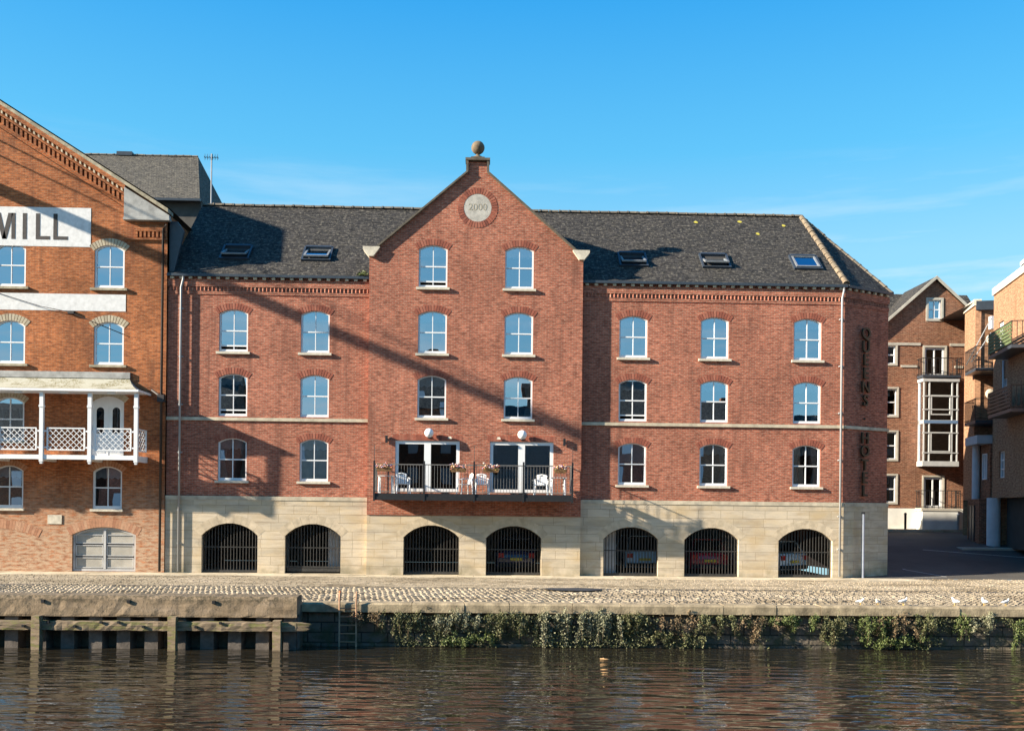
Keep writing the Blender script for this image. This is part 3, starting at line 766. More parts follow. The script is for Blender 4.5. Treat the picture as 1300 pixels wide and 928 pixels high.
# roof edge flashing against the mill
fl = MB(); fl.prism([[(XL + .02, 12.5), (XL + .2, 12.5), (XL + .62, 14.3), (XL + .35, 14.7), (XL + .02, 14.7)]], .05, .2); fl.build('abutment_panel', 'gutter', hotel)
# balcony
b0, b1, byf, bz = -4.40, 3.68, -1.6, 3.40
ba = MB(); ba.box(b0, b1, byf, BY - .003, bz - .14, bz); ba.box(b0, b1, byf - .02, byf + .05, bz - .28, bz - .14)
for x in (-4.2, -1.9, .3, 1.9, 3.5): ba.box(x - .05, x + .05, byf + .05, BY - .003, bz - .28, bz - .14)
bal = ba.build('balcony', 'black', hotel, (-.36, byf, bz))
ra = MB()
n = 66
for k in range(n + 1):
    x = b0 + (b1 - b0) * k / n; ra.box(x - .008, x + .008, byf - .008, byf + .008, bz + .06, 4.55)
ra.box(b0, b1, byf - .02, byf + .02, 4.55, 4.59); ra.box(b0, b1, byf - .015, byf + .015, bz + .05, bz + .08)
for x in (b0, b1):
    for k in range(1, 10):
        y = byf + (BY - byf) * k / 10; ra.box(x - .008, x + .008, y - .008, y + .008, bz + .06, 4.55)
    ra.box(x - .018, x + .018, byf, BY, 4.552, 4.588); ra.box(x - .014, x + .014, byf, BY, bz + .05, bz + .08)
ra.build('railing', 'rail_bar', bal)
for x in (b0 + .01, -2.37, -.34, 1.67, b1 - .01):
    p = MB(); tall = x in (b0 + .01, -.34, b1 - .01)
    p.box(x - .035, x + .035, byf - .04, byf + .03, bz - .32, 4.72)
    if tall: p.tube([(x, byf, 4.7), (x, byf, 5.34), (x + .12, byf, 5.42)], .012, 6)
    p.build('railing_post', 'black', bal)
# wall lamps etc. on the bay
for k, (x, z, lab) in enumerate(((-2.24, 5.93, 'white globe lamp above the left pair of balcony doors'), (1.64, 5.90, 'white globe lamp above the right pair of balcony doors'))):
    t_ = thing('globe_lamp', lab, 'wall lamp', (x, BY, z), 0, 'globe lamps above the balcony doors')
    g = MB(); g.ball((x, BY - .28, z), .19, n=18, k=12); g.build('globe', 'plastic', t_)
    g = MB(); g.tube([(x, BY - .002, z - .16), (x, BY - .2, z - .22), (x, BY - .28, z - .17)], .022, 8); g.tube([(x, BY - .002, z - .16), (x, BY - .03, z - .16)], .07, 12); g.build('bracket', 'black', t_)
for x, z, lab in ((-1.38, 5.70, 'small pale floodlight at the top right corner of the left balcony doors'), (.66, 5.70, 'small pale floodlight at the top left corner of the right balcony doors')):
    t_ = thing('floodlight', lab, 'floodlight', (x, BY, z)); g = MB()
    g.hexa([(x - .09, BY - .2, z), (x + .09, BY - .2, z), (x + .06, BY - .06, z + .02), (x - .06, BY - .06, z + .02)], [(x - .05, BY - .17, z + .1), (x + .05, BY - .17, z + .1), (x + .04, BY - .06, z + .1), (x - .04, BY - .06, z + .1)])
    g.build('lamp_head', 'stone_pale', t_); g = MB(); g.tube([(x, BY - .003, z + .06), (x, BY - .07, z + .06)], .02, 8); g.build('bracket', 'black', t_)
for x, z, lab in ((-4.02, 5.66, 'dark narrow loudspeaker box on the brick left of the balcony doors'), (3.42, 5.62, 'dark narrow loudspeaker box on the brick right of the balcony doors')):
    t_ = thing('wall_speaker', lab, 'loudspeaker', (x, BY, z)); g = MB(); g.box(x - .05, x + .05, BY - .14, BY - .04, z - .15, z + .15); g.build('cabinet', 'black', t_)
    g = MB(); g.box(x - .02, x + .02, BY - .04, BY - .003, z - .05, z + .05); g.build('bracket', 'iron', t_)
# hotel lettering on the angled corner
sg = thing('hotel_sign', 'bronze vertical lettering reading QUEENS HOTEL on the angled brick corner', 'sign', FC(1.18, 6, 0))
M['letter'] = plain('bronze_letter', (.045, .035, .022), .5, .3, .2, 5)
ang = math.atan2(CDIR.y, CDIR.x)
uz = [10.52, 9.94, 9.38, 8.80, 8.20, 7.62]
for ch, z in zip('QUEENS', uz): text('letter', ch, .68, FC(1.20, z, -.13), (PI / 2, 0, ang), 'letter', sg, .05)
g = MB(); q = FC(1.2, 6.85, -.1); g.ball(q, .055); g.build('dot', 'letter', sg)
for ch, z in zip('HOTEL', [6.00, 5.44, 4.84, 4.28, 3.72]): text('letter', ch, .68, FC(1.20, z, -.13), (PI / 2, 0, ang), 'letter', sg, .05)

# ================================================================== balcony furniture
def armchair(label, loc, rz, group='white plastic chairs on the hotel balcony'):
    t_ = thing('plastic_chair', label, 'chair', (0, 0, 0), 0, group)
    s_ = MB()
    s_.hexa([(-.23, -.22, .38), (.23, -.22, .38), (.21, .22, .37), (-.21, .22, .37)], [(-.23, -.22, .41), (.23, -.22, .41), (.21, .22, .40), (-.21, .22, .40)]); s_.build('seat', 'plastic', t_)
    s_ = MB()
    for k in range(5):
        x0 = -.2 + k * .085; a = [(x0, .20, .42), (x0 + .065, .20, .42), (x0 + .065, .225, .42), (x0, .225, .42)]
        s_.hexa(a, [(p[0], p[1] + .09, .78) for p in a])
    s_.tube([(-.22, .29, .74), (-.2, .305, .80), (0, .31, .84), (.2, .305, .80), (.22, .29, .74)], .028, 6); s_.build('backrest', 'plastic', t_)
    for sx in (-1, 1):
        a_ = MB(); a_.tube([(sx * .27, -.24, .60), (sx * .28, 0, .63), (sx * .25, .24, .64)], .026, 6); a_.build('armrest', 'plastic', t_)
        for sy in (-1, 1):
            l_ = MB(); l_.tube([(sx * .28, sy * .25, 0), (sx * .255, sy * .22, .41), (sx * .27, sy * .23, .62)], [.026, .03, .024], 6); l_.build('leg', 'plastic', t_)
    t_.location = loc; t_.rotation_euler = (0, 0, rz); return t_
ch0 = armchair('white plastic armchair in front of the left glazed door, nearest the balcony\'s left end', (-3.28, -1.15, bz), .25)
for lab, x, rz in (('white plastic armchair right of the left glazed doors, next to the middle balcony post', -.72, -1.2), ('white plastic armchair left of the right glazed doors, just past the middle balcony post', -.02, .1), ('white plastic armchair before the right glazed doors, nearest the balcony\'s right end', 2.42, -.15)):
    c = copy_tree(ch0, None, (x, -1.12, bz), rz); c['label'] = lab
def ptable(label, loc):
    t_ = thing('garden_table', label, 'table', (0, 0, 0), 0, 'white tables at the ends of the hotel balcony')
    s_ = MB(); s_.box(-.33, .33, -.3, .3, .69, .72); s_.build('tabletop', 'plastic', t_)
    for sx in (-1, 1):
        for sy in (-1, 1): l_ = MB(); l_.tube([(sx * .27, sy * .24, 0), (sx * .25, sy * .22, .69)], .035, 8); l_.build('leg', 'plastic', t_)
    t_.location = loc; return t_
tb = ptable('white plastic table at the left end of the balcony', (-3.95, -1.15, bz))
tb2 = copy_tree(tb, None, (3.12, -1.15, bz)); tb2['label'] = 'white plastic table at the right end of the balcony'
def leaf_cloud(mb, n, fn, size, m=0, up=.3):
    for _ in range(n):
        p = fn(); a = Vector((random.gauss(0, 1), random.gauss(0, 1), random.gauss(0, 1) + up)).normalized(); b = a.cross(Vector((random.gauss(0, 1), random.gauss(0, 1), random.gauss(0, 1)))).normalized()
        s = size * random.uniform(.6, 1.3); p = Vector(p)
        mb.add([p - a * s, p + b * s * .42, p + a * s, p - b * s * .42], None, m)
troughs = [(-3.98, .62, 'flower trough with yellow and white blooms at the left end of the balcony rail'), (-.98, .66, 'flower trough on the rail left of the middle balcony post'), (.34, .66, 'flower trough with orange blooms on the rail right of the middle balcony post'), (3.16, .5, 'flower trough with red and white blooms at the right end of the balcony rail')]
for k, (x, w, lab) in enumerate(troughs):
    t_ = thing('flower_trough', lab, 'planter', (x, byf - .1, 4.3), 0, 'flower troughs on the balcony rail')
    g = MB(); g.hexa([(x - w / 2 + .03, byf - .17, 4.28), (x + w / 2 - .03, byf - .17, 4.28), (x + w / 2 - .03, byf - .04, 4.28), (x - w / 2 + .03, byf - .04, 4.28)], [(x - w / 2, byf - .2, 4.43), (x + w / 2, byf - .2, 4.43), (x + w / 2, byf - .03, 4.43), (x - w / 2, byf - .03, 4.43)]); g.build('trough', 'terracotta', t_)
    g = MB(); leaf_cloud(g, 120, lambda: (x + random.uniform(-w / 2, w / 2), byf - .12 + random.gauss(0, .06), 4.44 + random.gauss(0, .06)), .035); g.build('foliage', 'leaf_green', t_)
    g = MB()
    for q_ in range(48):
        p = (x - w / 2 + w * (q_ + random.random()) / 48, byf - .14 + random.gauss(0, .06), 4.50 + random.gauss(0, .06)); g.ball(p, random.uniform(.022, .05), (1, 1, .7), 6, 4)
    g.build('flowers', 'flower', t_)
wd = MB(); leaf_cloud(wd, 160, lambda: (-5.1 + random.gauss(0, .13), -.17 + random.gauss(0, .06), 12.53 + abs(random.gauss(0, .08))), .05); tag(wd.build('gutter_weed', 'leaf_green'), 'bright green weed growing in the gutter beside the central gable', 'plant')

# ================================================================== MILL
MY = -.12
mill = thing('mill_building', 'old orange brick mill with a gable and white painted lettering at the left edge', 'building', (-21.7, MY, 0))
FM = Fr((0, MY, 0))
MXL, MXR, MXM = -30.15, -13.26, -21.7
GS = .625; EZ = 15.0; APX = EZ + GS * (MXR - MXM)
wx = [-15.64, -19.70, -23.76]; MWZ = [11.82, 8.62]; MWW, MWH, MWR = 1.24, 1.80, .22
mw = MB(); loops = [[(MXL, 0), (MXR, 0), (MXR, EZ), (MXM, APX), (MXL, EZ)]]
for x in wx:
    for z in MWZ: loops.append(arch(x, MWW, z, z + MWH - MWR, MWR, 8))
    loops.append(arch(x, 1.22, 2.62, 4.18, .22, 8))
loops.append(arch(-15.65, 1.34, 4.83, 7.08, .24, 8))
loops.append(arch(-19.7, 1.24, 5.40, 7.02, .22, 8))
loops.append(arch(-15.75, 2.62, .02, 1.55, .32, 10))
mw.prism(loops, 0, .3, FM, back=False)
mw.add([(MXR, MY, 0), (MXR, 14, 0), (MXR, 14, EZ), (MXR, MY, EZ)], [(0, 0), (14, 0), (14, EZ), (0, EZ)]); mw.add([(MXL, MY, 0), (MXL, 14, 0), (MXL, 14, EZ), (MXL, MY, EZ)], [(0, 0), (14, 0), (14, EZ), (0, EZ)])
mw.build('wall', 'brick_old', mill)
mi_ = MB()
for z in (4.7, 8.3, 11.5): mi_.box(MXL + .1, MXR - .1, .35, 6, z, z + .12)
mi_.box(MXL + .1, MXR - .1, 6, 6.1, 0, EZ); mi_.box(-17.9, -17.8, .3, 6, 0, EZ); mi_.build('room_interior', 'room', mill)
# gable: roof, verge coping, dentil courses
mr = MB()
for xa, s_ in ((MXR + .12, 1), (MXL - .12, -1)):
    za = EZ - .08 + .25; L_ = math.hypot(xa - MXM, APX - EZ)
    mr.add([(xa, MY - .1, za), (xa, 14.2, za), (MXM, 14.2, APX + .25), (MXM, MY - .1, APX + .25)], [(0, 0), (14, 0), (14, L_), (0, L_)])
mr.build('roof', 'slate_old', mill)
mc = MB()
def gable_strip(mb, x0, x1, dz0, dz1, y0, y1, m=0):
    za, zb = EZ + GS * (MXR - x0), EZ + GS * (MXR - x1)
    mb.hexa([(x0, y0, za + dz0), (x1, y0, zb + dz0), (x1, y1, zb + dz0), (x0, y1, za + dz0)], [(x0, y0, za + dz1), (x1, y0, zb + dz1), (x1, y1, zb + dz1), (x0, y1, za + dz1)], m)
gable_strip(mc, MXM, MXR + .1, .02, .17, MY - .30, MY + .4, 1)
gable_strip(mc, MXM, -14.95, -.17, .02, MY - .24, MY - .003)
gable_strip(mc, MXM, -15.0, -.42, -.34, MY - .13, MY - .003)
gable_strip(mc, MXM, -15.0, -.80, -.72, MY - .10, MY - .003); gable_strip(mc, MXM, -15.0, -1.0, -.94, MY - .05, MY - .003)
gable_strip(mc, MXM, -15.0, -.34, -.17, MY - .10, MY - .003)
x = MXM + .1; k = 0
while x < -15.1:
    gable_strip(mc, x, x + .10, -.72, -.45, MY - .14, MY - .003)
    gable_strip(mc, x, x + .07, -.30, -.19, MY - .2, MY - .1, 2)
    x += .19; k += 1
mc.box(-15.0, MXR, MY - .10, MY - .003, 13.85, 13.93); mc.box(-14.6, MXR, MY - .12, MY - .003, 14.20, 14.42)
k = -14.55
while k < MXR - .08: mc.box(k, k + .09, MY - .11, MY - .003, 13.95, 14.18); k += .17
mc.build('cornice', ['brick_old', 'stone_dirty', 'stone'], mill)
kn = MB(); kn.prism([[(-14.98, 14.72), (MXR + .14, 14.72), (MXR + .14, 14.84), (-14.98, 15.98)]], -.26, -.004, FM); kn.box(-15.0, MXR + .16, MY - .30, MY - .003, 14.62, 14.72); kn.build('gable_kneeler', 'lead', mill)
# painted sign and band
sp = MB(); sp.box(-26.95, -16.42, MY - .012, MY - .002, 13.52, 15.14); spo = sp.build('painted_sign', 'white_wall', mill)
lt = MB(); zb_, zt_ = 13.80, 14.88; y0, y1 = MY - .020, MY - .012
def lb(x0, x1, z0, z1): lt.box(x0, x1, y0, y1, z0, z1)
lx = -17.33 - .62
lb(-17.96, -17.79, zb_, zt_); lb(-17.7899, -17.36, zb_, zb_ + .14)          # last L
lb(-18.68, -18.51, zb_, zt_); lb(-18.5099, -18.10, zb_, zb_ + .14)          # L
lb(-19.22, -19.05, zb_, zt_)                                                # I
mx0, mx1 = -20.42, -19.52
lb(mx0, mx0 + .16, zb_, zt_); lb(mx1 - .16, mx1, zb_, zt_)
xm = (mx0 + mx1) / 2
for s_ in (-1, 1):
    a = xm + s_ * .26; lt.hexa([(a - .10, y0, zt_), (a + .10, y0, zt_), (a + .10, y1, zt_), (a - .10, y1, zt_)][::1], [(xm - .09, y0, zb_), (xm + .09, y0, zb_), (xm + .09, y1, zb_), (xm - .09, y1, zb_)])
lt.build('lettering', 'black_letter', spo)
bd = MB(); bd.box(-29.0, -14.95, MY - .012, MY - .002, 10.86, 11.56); bd.build('painted_band', 'white_wall', mill)
# windows
for x in wx:
    for z in MWZ: sash_window(mill, (x, MY, z), MWW, MWH, MWR, 0, 0, None if (z > 10 and x < -18) else 'brick_arch_old', .28, 'stone_dirty', .08, sillx=.14, tilt=random.uniform(-.005, .005), recess=.05)
    sash_window(mill, (x, MY, 2.62), 1.22, 1.78, .22, 1, 0, 'brick_arch_red', .24, 'stone_pale', .08, sillx=.06, tilt=.004)
sash_window(mill, (-19.7, MY, 5.40), 1.24, 1.84, .22, 2, 0, 'brick_arch_old', .26, 'stone_dirty', .09, sillx=.06)
# veranda door
d = MB(); fr = Fr((-15.65, MY, 4.83)); o_ = arch(0, 1.34, 0, 2.25, .24, 10); h1 = arch(-.33, .32, .95, 1.92, .12, 6); h2 = arch(.33, .32, .95, 1.92, .12, 6)
d.prism([o_, h1, h2], .06, .12, fr); d.box(-.02, .02, .045, .06, .02, 2.2, 0, fr); d.box(-.52, -.12, .052, .06, .12, .8, 0, fr); d.box(.12, .52, .052, .06, .12, .8, 0, fr)
do = d.build('veranda_door', 'white', mill, (-15.65, MY, 4.83))
p = MB(); p.prism([h1], .09, .095, fr); p.prism([h2], .09, .095, fr); p.build('pane', 'glass_door', do)
a = MB(); arch_ring(a, 0, 1.34, 2.25, .24, .26, 15, -.006, .05, fr, 0, .04); a.build('brick_arch', 'brick_arch_old', do)
# garage door
g = MB(); fr = Fr((-15.75, MY, 0)); o_ = arch(0, 2.60, .03, 1.55, .31, 10); i_ = arch(0, 2.44, .12, 1.5, .27, 10)
g.prism([o_, i_], .10, .16, fr)
g.box(-.05, .05, .09, .16, .12, 1.77, 0, fr)
for z0, z1 in ((.16, .60), (.66, 1.12), (1.18, 1.56)):
    for x0, x1 in ((-1.19, -.08), (.08, 1.19)):
        g.box(x0, x1, .11, .129, z0, z0 + .035, 0, fr); g.box(x0, x1, .11, .129, z1 - .035, z1, 0, fr); g.box(x0, x0 + .035, .108, .128, z0, z1, 0, fr); g.box(x1 - .035, x1, .108, .128, z0, z1, 0, fr)
go = g.build('garage_door', 'garage_frame', mill, (-15.75, MY, 0))
g = MB(); g.prism([i_], .145, .155, fr)
for z in (.63, 1.15): g.box(-1.21, 1.21, .13, .144, z - .03, z + .03, 1, fr)
g.build('door_panel', ['garage', 'black'], go)
g = MB(); arch_ring(g, 0, 2.62, 1.55, .32, .36, 26, -.006, .12, fr, 0, .03); g.build('brick_arch', 'brick_arch_red', go)
g = MB(); fr2 = Fr((-20.0, MY, 0)); arch_ring(g, 0, 2.9, 1.45, .32, .36, 28, -.01, .05, fr2, 0, .03); g.build('blind_arch', 'brick_arch_red', mill)
g = MB(); g.box(-18.07, -17.49, MY - .03, MY - .002, 1.98, 2.36); g.build('name_plate', 'stone_pale', mill)
# veranda
vy = -1.42; vx0, vx1 = -25.6, -14.0
v_ = MB(); v_.box(vx0, vx1 + .02, vy, MY - .003, 4.70, 4.80); v_.box(vx0, vx1 + .06, vy - .05, vy, 4.62, 4.79)
x = vx1
for xx in (-14.05, -15.9, -17.8, -19.7): v_.box(xx - .06, xx + .06, vy + .01, MY - .003, 4.56, 4.70)
ver = v_.build('veranda', 'white', mill, ((vx0 + vx1) / 2, vy, 4.7))
posts = [-14.01, -15.86, -17.78, -19.68, -21.58, -23.48, -25.4]
for x in posts:
    p = MB(); p.box(x - .075, x + .075, vy - .09, vy + .05, 4.52, 7.32); p.box(x - .095, x + .095, vy - .11, vy + .07, 6.72, 6.80); p.box(x - .05, x + .05, vy - .07, vy + .03, 4.44, 4.52); p.build('post', 'white', ver)
def lattice(mb, fr, u0, u1, z0, z1, s=.235):
    b = .034
    mb.box(u0, u1, -.03, .03, z1 - .05, z1, 0, fr); mb.box(u0, u1, -.03, .03, z0, z0 + .05, 0, fr); mb.box(u0, u0 + .05, -.028, .028, z0, z1, 0, fr); mb.box(u1 - .05, u1, -.028, .028, z0, z1, 0, fr)
    W, H = u1 - u0, z1 - z0
    for sg_ in (1, -1):
        k = -H
        while k < W:
            a0 = max(0, k); a1 = min(W, k + H)
            if a1 - a0 > .05:
                za, zb2 = a0 - k, a1 - k
                if sg_ < 0: za, zb2 = H - za, H - zb2
                dy = .008 * sg_
                q = []
                for a_, z_ in ((a0, za), (a1, zb2)):
                    q.append((u0 + a_, z0 + z_))
                (ua, va), (ub, vb) = q
                mb.hexa([fr(ua - b / 2, va, dy - .008), fr(ub - b / 2, vb, dy - .008), fr(ub - b / 2, vb, dy + .008), fr(ua - b / 2, va, dy + .008)], [fr(ua + b / 2, va, dy - .008), fr(ub + b / 2, vb, dy - .008), fr(ub + b / 2, vb, dy + .008), fr(ua + b / 2, va, dy + .008)])
            k += s
for a, b in zip(posts[1:], posts[:-1]):
    l_ = MB(); lattice(l_, Fr((0, vy, 0)), a + .2, b - .2, 4.98, 5.90)
    for z in (5.1, 5.76):
        l_.box(a + .07, a + .2, vy - .02, vy + .02, z - .03, z + .03); l_.box(b - .2, b - .07, vy - .02, vy + .02, z - .03, z + .03)
    l_.build('lattice_panel', 'white', ver)
l_ = MB(); lattice(l_, Fr((vx1, vy, 0), (0, 1, 0)), .12, 1.15, 4.98, 5.9); l_.build('lattice_panel', 'white', ver)
# swept canopy
cprof = [(MY - .02, 8.10), (MY - .22, 7.86), (MY - .42, 7.70), (MY - .7, 7.57), (MY - 1.0, 7.49), (vy - .2, 7.42)]
xr = [-14.78, -14.62, -14.46, -14.26, -14.1, -13.9]
cy = MB(); rows = [[(vx0 - .2, y, z), (x_, y, z)] for (y, z), x_ in zip(cprof, xr)]
uvs = []; acc = 0
for i, (y, z) in enumerate(cprof):
    if i: acc += math.hypot(y - cprof[i - 1][0], z - cprof[i - 1][1])
    uvs.append([(vx0, acc), (xr[i], acc)])
cy.grid(rows, 0, uvs=uvs)
cy.grid([[(x_, y, z), (x_ if i == 0 else (xr[0] + (x_ - xr[0])), MY - .01, z)] for i, ((y, z), x_) in enumerate(zip(cprof, xr))], 1)
cy.add([(vx0 - .2, vy - .2, 7.40), (xr[-1], vy - .2, 7.40), (xr[-1], MY - .01, 7.40), (vx0 - .2, MY - .01, 7.40)], None, 2)
cy.box(vx0 - .2, xr[-1] + .03, vy - .24, vy - .2, 7.36, 7.45, 2); cy.box(xr[-1], xr[-1] + .04, vy - .2, MY - .01, 7.36, 7.45, 2)
cy.box(vx0 - .2, -14.72, MY - .1, MY - .003, 8.06, 8.32, 1)
cy.build('canopy', ['moss_canopy', 'lead', 'white'], ver)
for x in (-15.0, -16.9, -18.7): b = MB(); b.box(x - .15, x + .15, vy - .1, vy + .1, 7.28, 7.36); b.build('lamp_box', 'white', ver)
# pipes on the mill corner and wires
dp = MB(); dp.tube([(MXR - .02, MY - .14, 14.5), (MXR - .14, MY - .12, 14.3), (MXR - .15, MY - .12, .05)], .055, 8); dp.tube([(MXR - .14, MY - .12, 7.3), (MXR - .55, MY - .12, 7.6)], .045, 8)
dp.box(MXR - .3, MXR - .02, MY - .2, MY - .003, 7.1, 7.4)
dp.build('downpipe', 'pipe_dark', mill)
wr = MB(); wr.tube([(-20.8, MY - .1, 11.75), (-19.9, MY - .1, 11.45), (-18.4, MY - .1, 11.0), (-17.2, MY - .1, 10.78), (-16.4, MY - .1, 10.45), (-15.0, MY - .06, 9.9)], .014, 5); wr.box(-17.3, -17.05, MY - .12, MY - .003, 10.72, 10.84); wr.build('cable', 'pipe_dark', mill)
# unseen beam added left of the frame to cast the diagonal shadow band
ho = thing('shadow_beam', 'unseen steel beam added beyond the left edge to cast the diagonal shadow band', 'shadow caster', (-23.6, MY, 17.0))
h = MB()
h.box(-23.7, -23.46, -8.2, MY - .003, 17.02, 17.36); h.box(-23.62, -23.54, -8.2, MY - .003, 17.36, 17.5)
h.build('beam', 'rust', ho)
for dz in (1.3, 2.0):  # added with the beam for two thin shadow lines
    h = MB(); h.tube([(-23.6, MY - .003, 17.5 + dz), (-23.6, -8.2, 17.5)], .035, 6); h.build('tie_rod', 'rust', ho)

# ================================================================== slate roof block behind, aerial
bb = thing('slate_roofed_building', 'grey slate roofed brick building rising behind the mill gable', 'building', (-22, 24, 0))
w_ = MB(); w_.box(-32, -17.2, 18.6, 29.4, 0, 21.2, 0); w_.build('wall', 'dark_render', bb)
r_ = MB(); L_ = math.hypot(6, 4.9)
r_.add([(-32, 18.2, 21.1), (-17.15, 18.2, 21.1), (-18.95, 24, 25.66), (-32, 24, 25.66)], [(0, 0), (15, 0), (15, L_), (0, L_)]); r_.add([(-32, 29.8, 21.1), (-17.15, 29.8, 21.1), (-18.95, 24, 25.66), (-32, 24, 25.66)], [(0, 0), (15, 0), (15, L_), (0, L_)])
r_.add([(-17.15, 18.2, 21.1), (-17.15, 29.8, 21.1), (-18.95, 24, 25.66)], [(0, 0), (11.6, 0), (5.8, 7)])
ro = r_.build('roof', 'slate_old', bb)
g = MB(); g.box(-32, -17.1, 18.05, 18.2, 20.98, 21.12); g.build('gutter', 'gutter', bb)
g = MB(); ridge_line(g, (-32, 24, 25.66), (-18.95, 24, 25.66), .12, .5); g.build('ridge_tiles', 'ridge', ro)
g = MB(); g.box(-24.2, -23.2, 23.8, 24.2, 25.6, 25.85); g.build('ridge_vent', 'gutter', ro)
ae = thing('tv_aerial', 'thin pole with a small television aerial above the hotel ridge', 'aerial', (-15.33, 14, 11))
g = MB(); g.tube([(-15.33, 14, 11), (-15.33, 14, 22.4)], .04, 6); g.build('mast', 'pipe', ae)
g = MB(); g.tube([(-15.75, 14, 22.2), (-14.95, 14, 22.2)], .018, 5)
for k in range(6):
    x = -15.7 + k * .14; g.tube([(x, 13.8, 22.2 + .0), (x, 14.2, 22.2)], .012, 4); g.tube([(x, 14, 22.05), (x, 14, 22.38)], .012, 4)
g.build('antenna', 'iron', ae)

# ================================================================== far gabled apartments
FY = 17.5; FF = Fr((0, FY, 0))
fa = thing('apartment_building', 'red brick gabled apartment block with a white oriel at the end of the street', 'building', (27.4, FY, 1.7))
f_ = MB(); gx = 27.35
lp = [[(20, 0), (31.0, 0), (31.0, 13.75), (gx, 16.9), (24.0, 13.98), (20, 13.98)]]
LWN = [(11.75, 12.85), (8.62, 10.24), (5.97, 7.62), (3.35, 4.98)]
for z0, z1 in LWN: lp.append([(24.28, z0), (24.98 + (.1 if z0 < 11 else 0), z0), (24.98 + (.1 if z0 < 11 else 0), z1), (24.28, z1)])
lp.append([(26.95, 14.52), (27.74, 14.52), (27.74, 15.66), (26.95, 15.66)])
lp.append([(26.76, 11.05), (28.0, 11.05), (28.0, 12.78), (26.76, 12.78)]); lp.append([(26.78, 3.05), (27.95, 3.05), (27.95, 4.92), (26.78, 4.92)])
f_.prism(lp, 0, .3, FF, back=False); f_.add([(31, FY, 0), (31, 29, 0), (31, 29, 13.7), (31, FY, 13.7)]); f_.build('wall', 'brick_far', fa)
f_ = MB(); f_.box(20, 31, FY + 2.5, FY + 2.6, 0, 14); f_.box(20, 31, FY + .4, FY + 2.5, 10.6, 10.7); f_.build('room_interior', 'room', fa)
f_ = MB(); f_.box(20, 31.02, FY - .04, FY - .003, 0, 3.0); f_.build('stone_base', 'pale_render', fa)
f_ = MB(); f_.box(20, 26.5, FY - .05, FY - .003, 12.88, 13.04); f_.box(28.3, 31, FY - .05, FY - .003, 12.88, 13.04); f_.box(25.3, 26.3, FY - .05, FY - .003, 11.55, 11.68); f_.box(28.6, 31, FY - .05, FY - .003, 11.55, 11.68); f_.build('string_course', 'concrete', fa)
def flat_window(parent, fr, x0, x1, z0, z1, cols=1, rows=2, surround=None, ft=.07, name='window', rec=.06, glass='glass'):
    m = MB(); m.prism([[(x0, z0), (x1, z0), (x1, z1), (x0, z1)], [(x0 + ft, z0 + ft), (x1 - ft, z0 + ft), (x1 - ft, z1 - ft), (x0 + ft, z1 - ft)]], rec, rec + .08, fr)
    for r in range(1, rows): z = z0 + (z1 - z0) * r / rows; m.box(x0 + ft * .9, x1 - ft * .9, rec + .01, rec + .07, z - .035, z + .035, 0, fr)
    for c in range(1, cols): x = x0 + (x1 - x0) * c / cols; m.box(x - .035, x + .035, rec + .005, rec + .075, z0 + ft * .9, z1 - ft * .9, 0, fr)
    o = m.build(name, 'white', parent, fr((x0 + x1) / 2, z0, 0))
    p = MB(); p.add([fr(a, b, rec + .05) for a, b in ((x0 + ft, z0 + ft), (x1 - ft, z0 + ft), (x1 - ft, z1 - ft), (x0 + ft, z1 - ft))]); p.build('pane', glass, o)
    if surround:
        s = MB(); t = surround; s.prism([[(x0 - t, z0 - t), (x1 + t, z0 - t), (x1 + t, z1 + t), (x0 - t, z1 + t)], [(x0, z0), (x1, z0), (x1, z1), (x0, z1)]], -.04, .05, fr); s.build('surround', 'concrete', o)
    return o
for z0, z1 in LWN:
    e = .1 if z0 < 11 else 0
    flat_window(fa, FF, 24.28, 24.98 + e, z0, z1, 1, 2, .11, glass='glass_door' if z0 < 10 else 'glass')
flat_window(fa, FF, 26.95, 27.74, 14.52, 15.66, 2, 2, .14)
flat_window(fa, FF, 26.76, 28.0, 11.05, 12.78, 2, 1, .12, .12, 'balcony_door', glass='glass_door'); flat_window(fa, FF, 26.78, 27.95, 3.05, 4.92, 2, 1, .1, .14, 'balcony_door', glass='glass_door')
f_ = MB()
for s_, xe in ((-1, 23.6), (1, 31.3)):
    ze = 16.98 - abs(xe - gx) * .87
    f_.add([(xe, FY - .25, ze), (gx, FY - .25, 17.06), (gx, 21.9, 17.06), (xe, 18.5, ze)], [(0, 0), (4.5, 0), (4.5, 5), (0, 2)])
f_.add([(18, FY + .9, 13.7), (31.4, FY + .9, 13.7), (31.4, FY + 4.2, 16.9), (18, FY + 4.2, 16.9)], [(0, 0), (13, 0), (13, 4.6), (0, 4.6)])
f_.build('roof', 'slate', fa)
f_ = MB()
for xe in (23.6, 31.3):
    ze = 16.98 - abs(xe - gx) * .87
    f_.hexa([(xe, FY - .27, ze - .16), (gx, FY - .27, 16.9), (gx, FY - .2, 16.9), (xe, FY - .2, ze - .16)], [(xe, FY - .27, ze + .03), (gx, FY - .27, 17.09), (gx, FY - .2, 17.09), (xe, FY - .2, ze + .03)])
f_.build('bargeboard', 'concrete', fa)
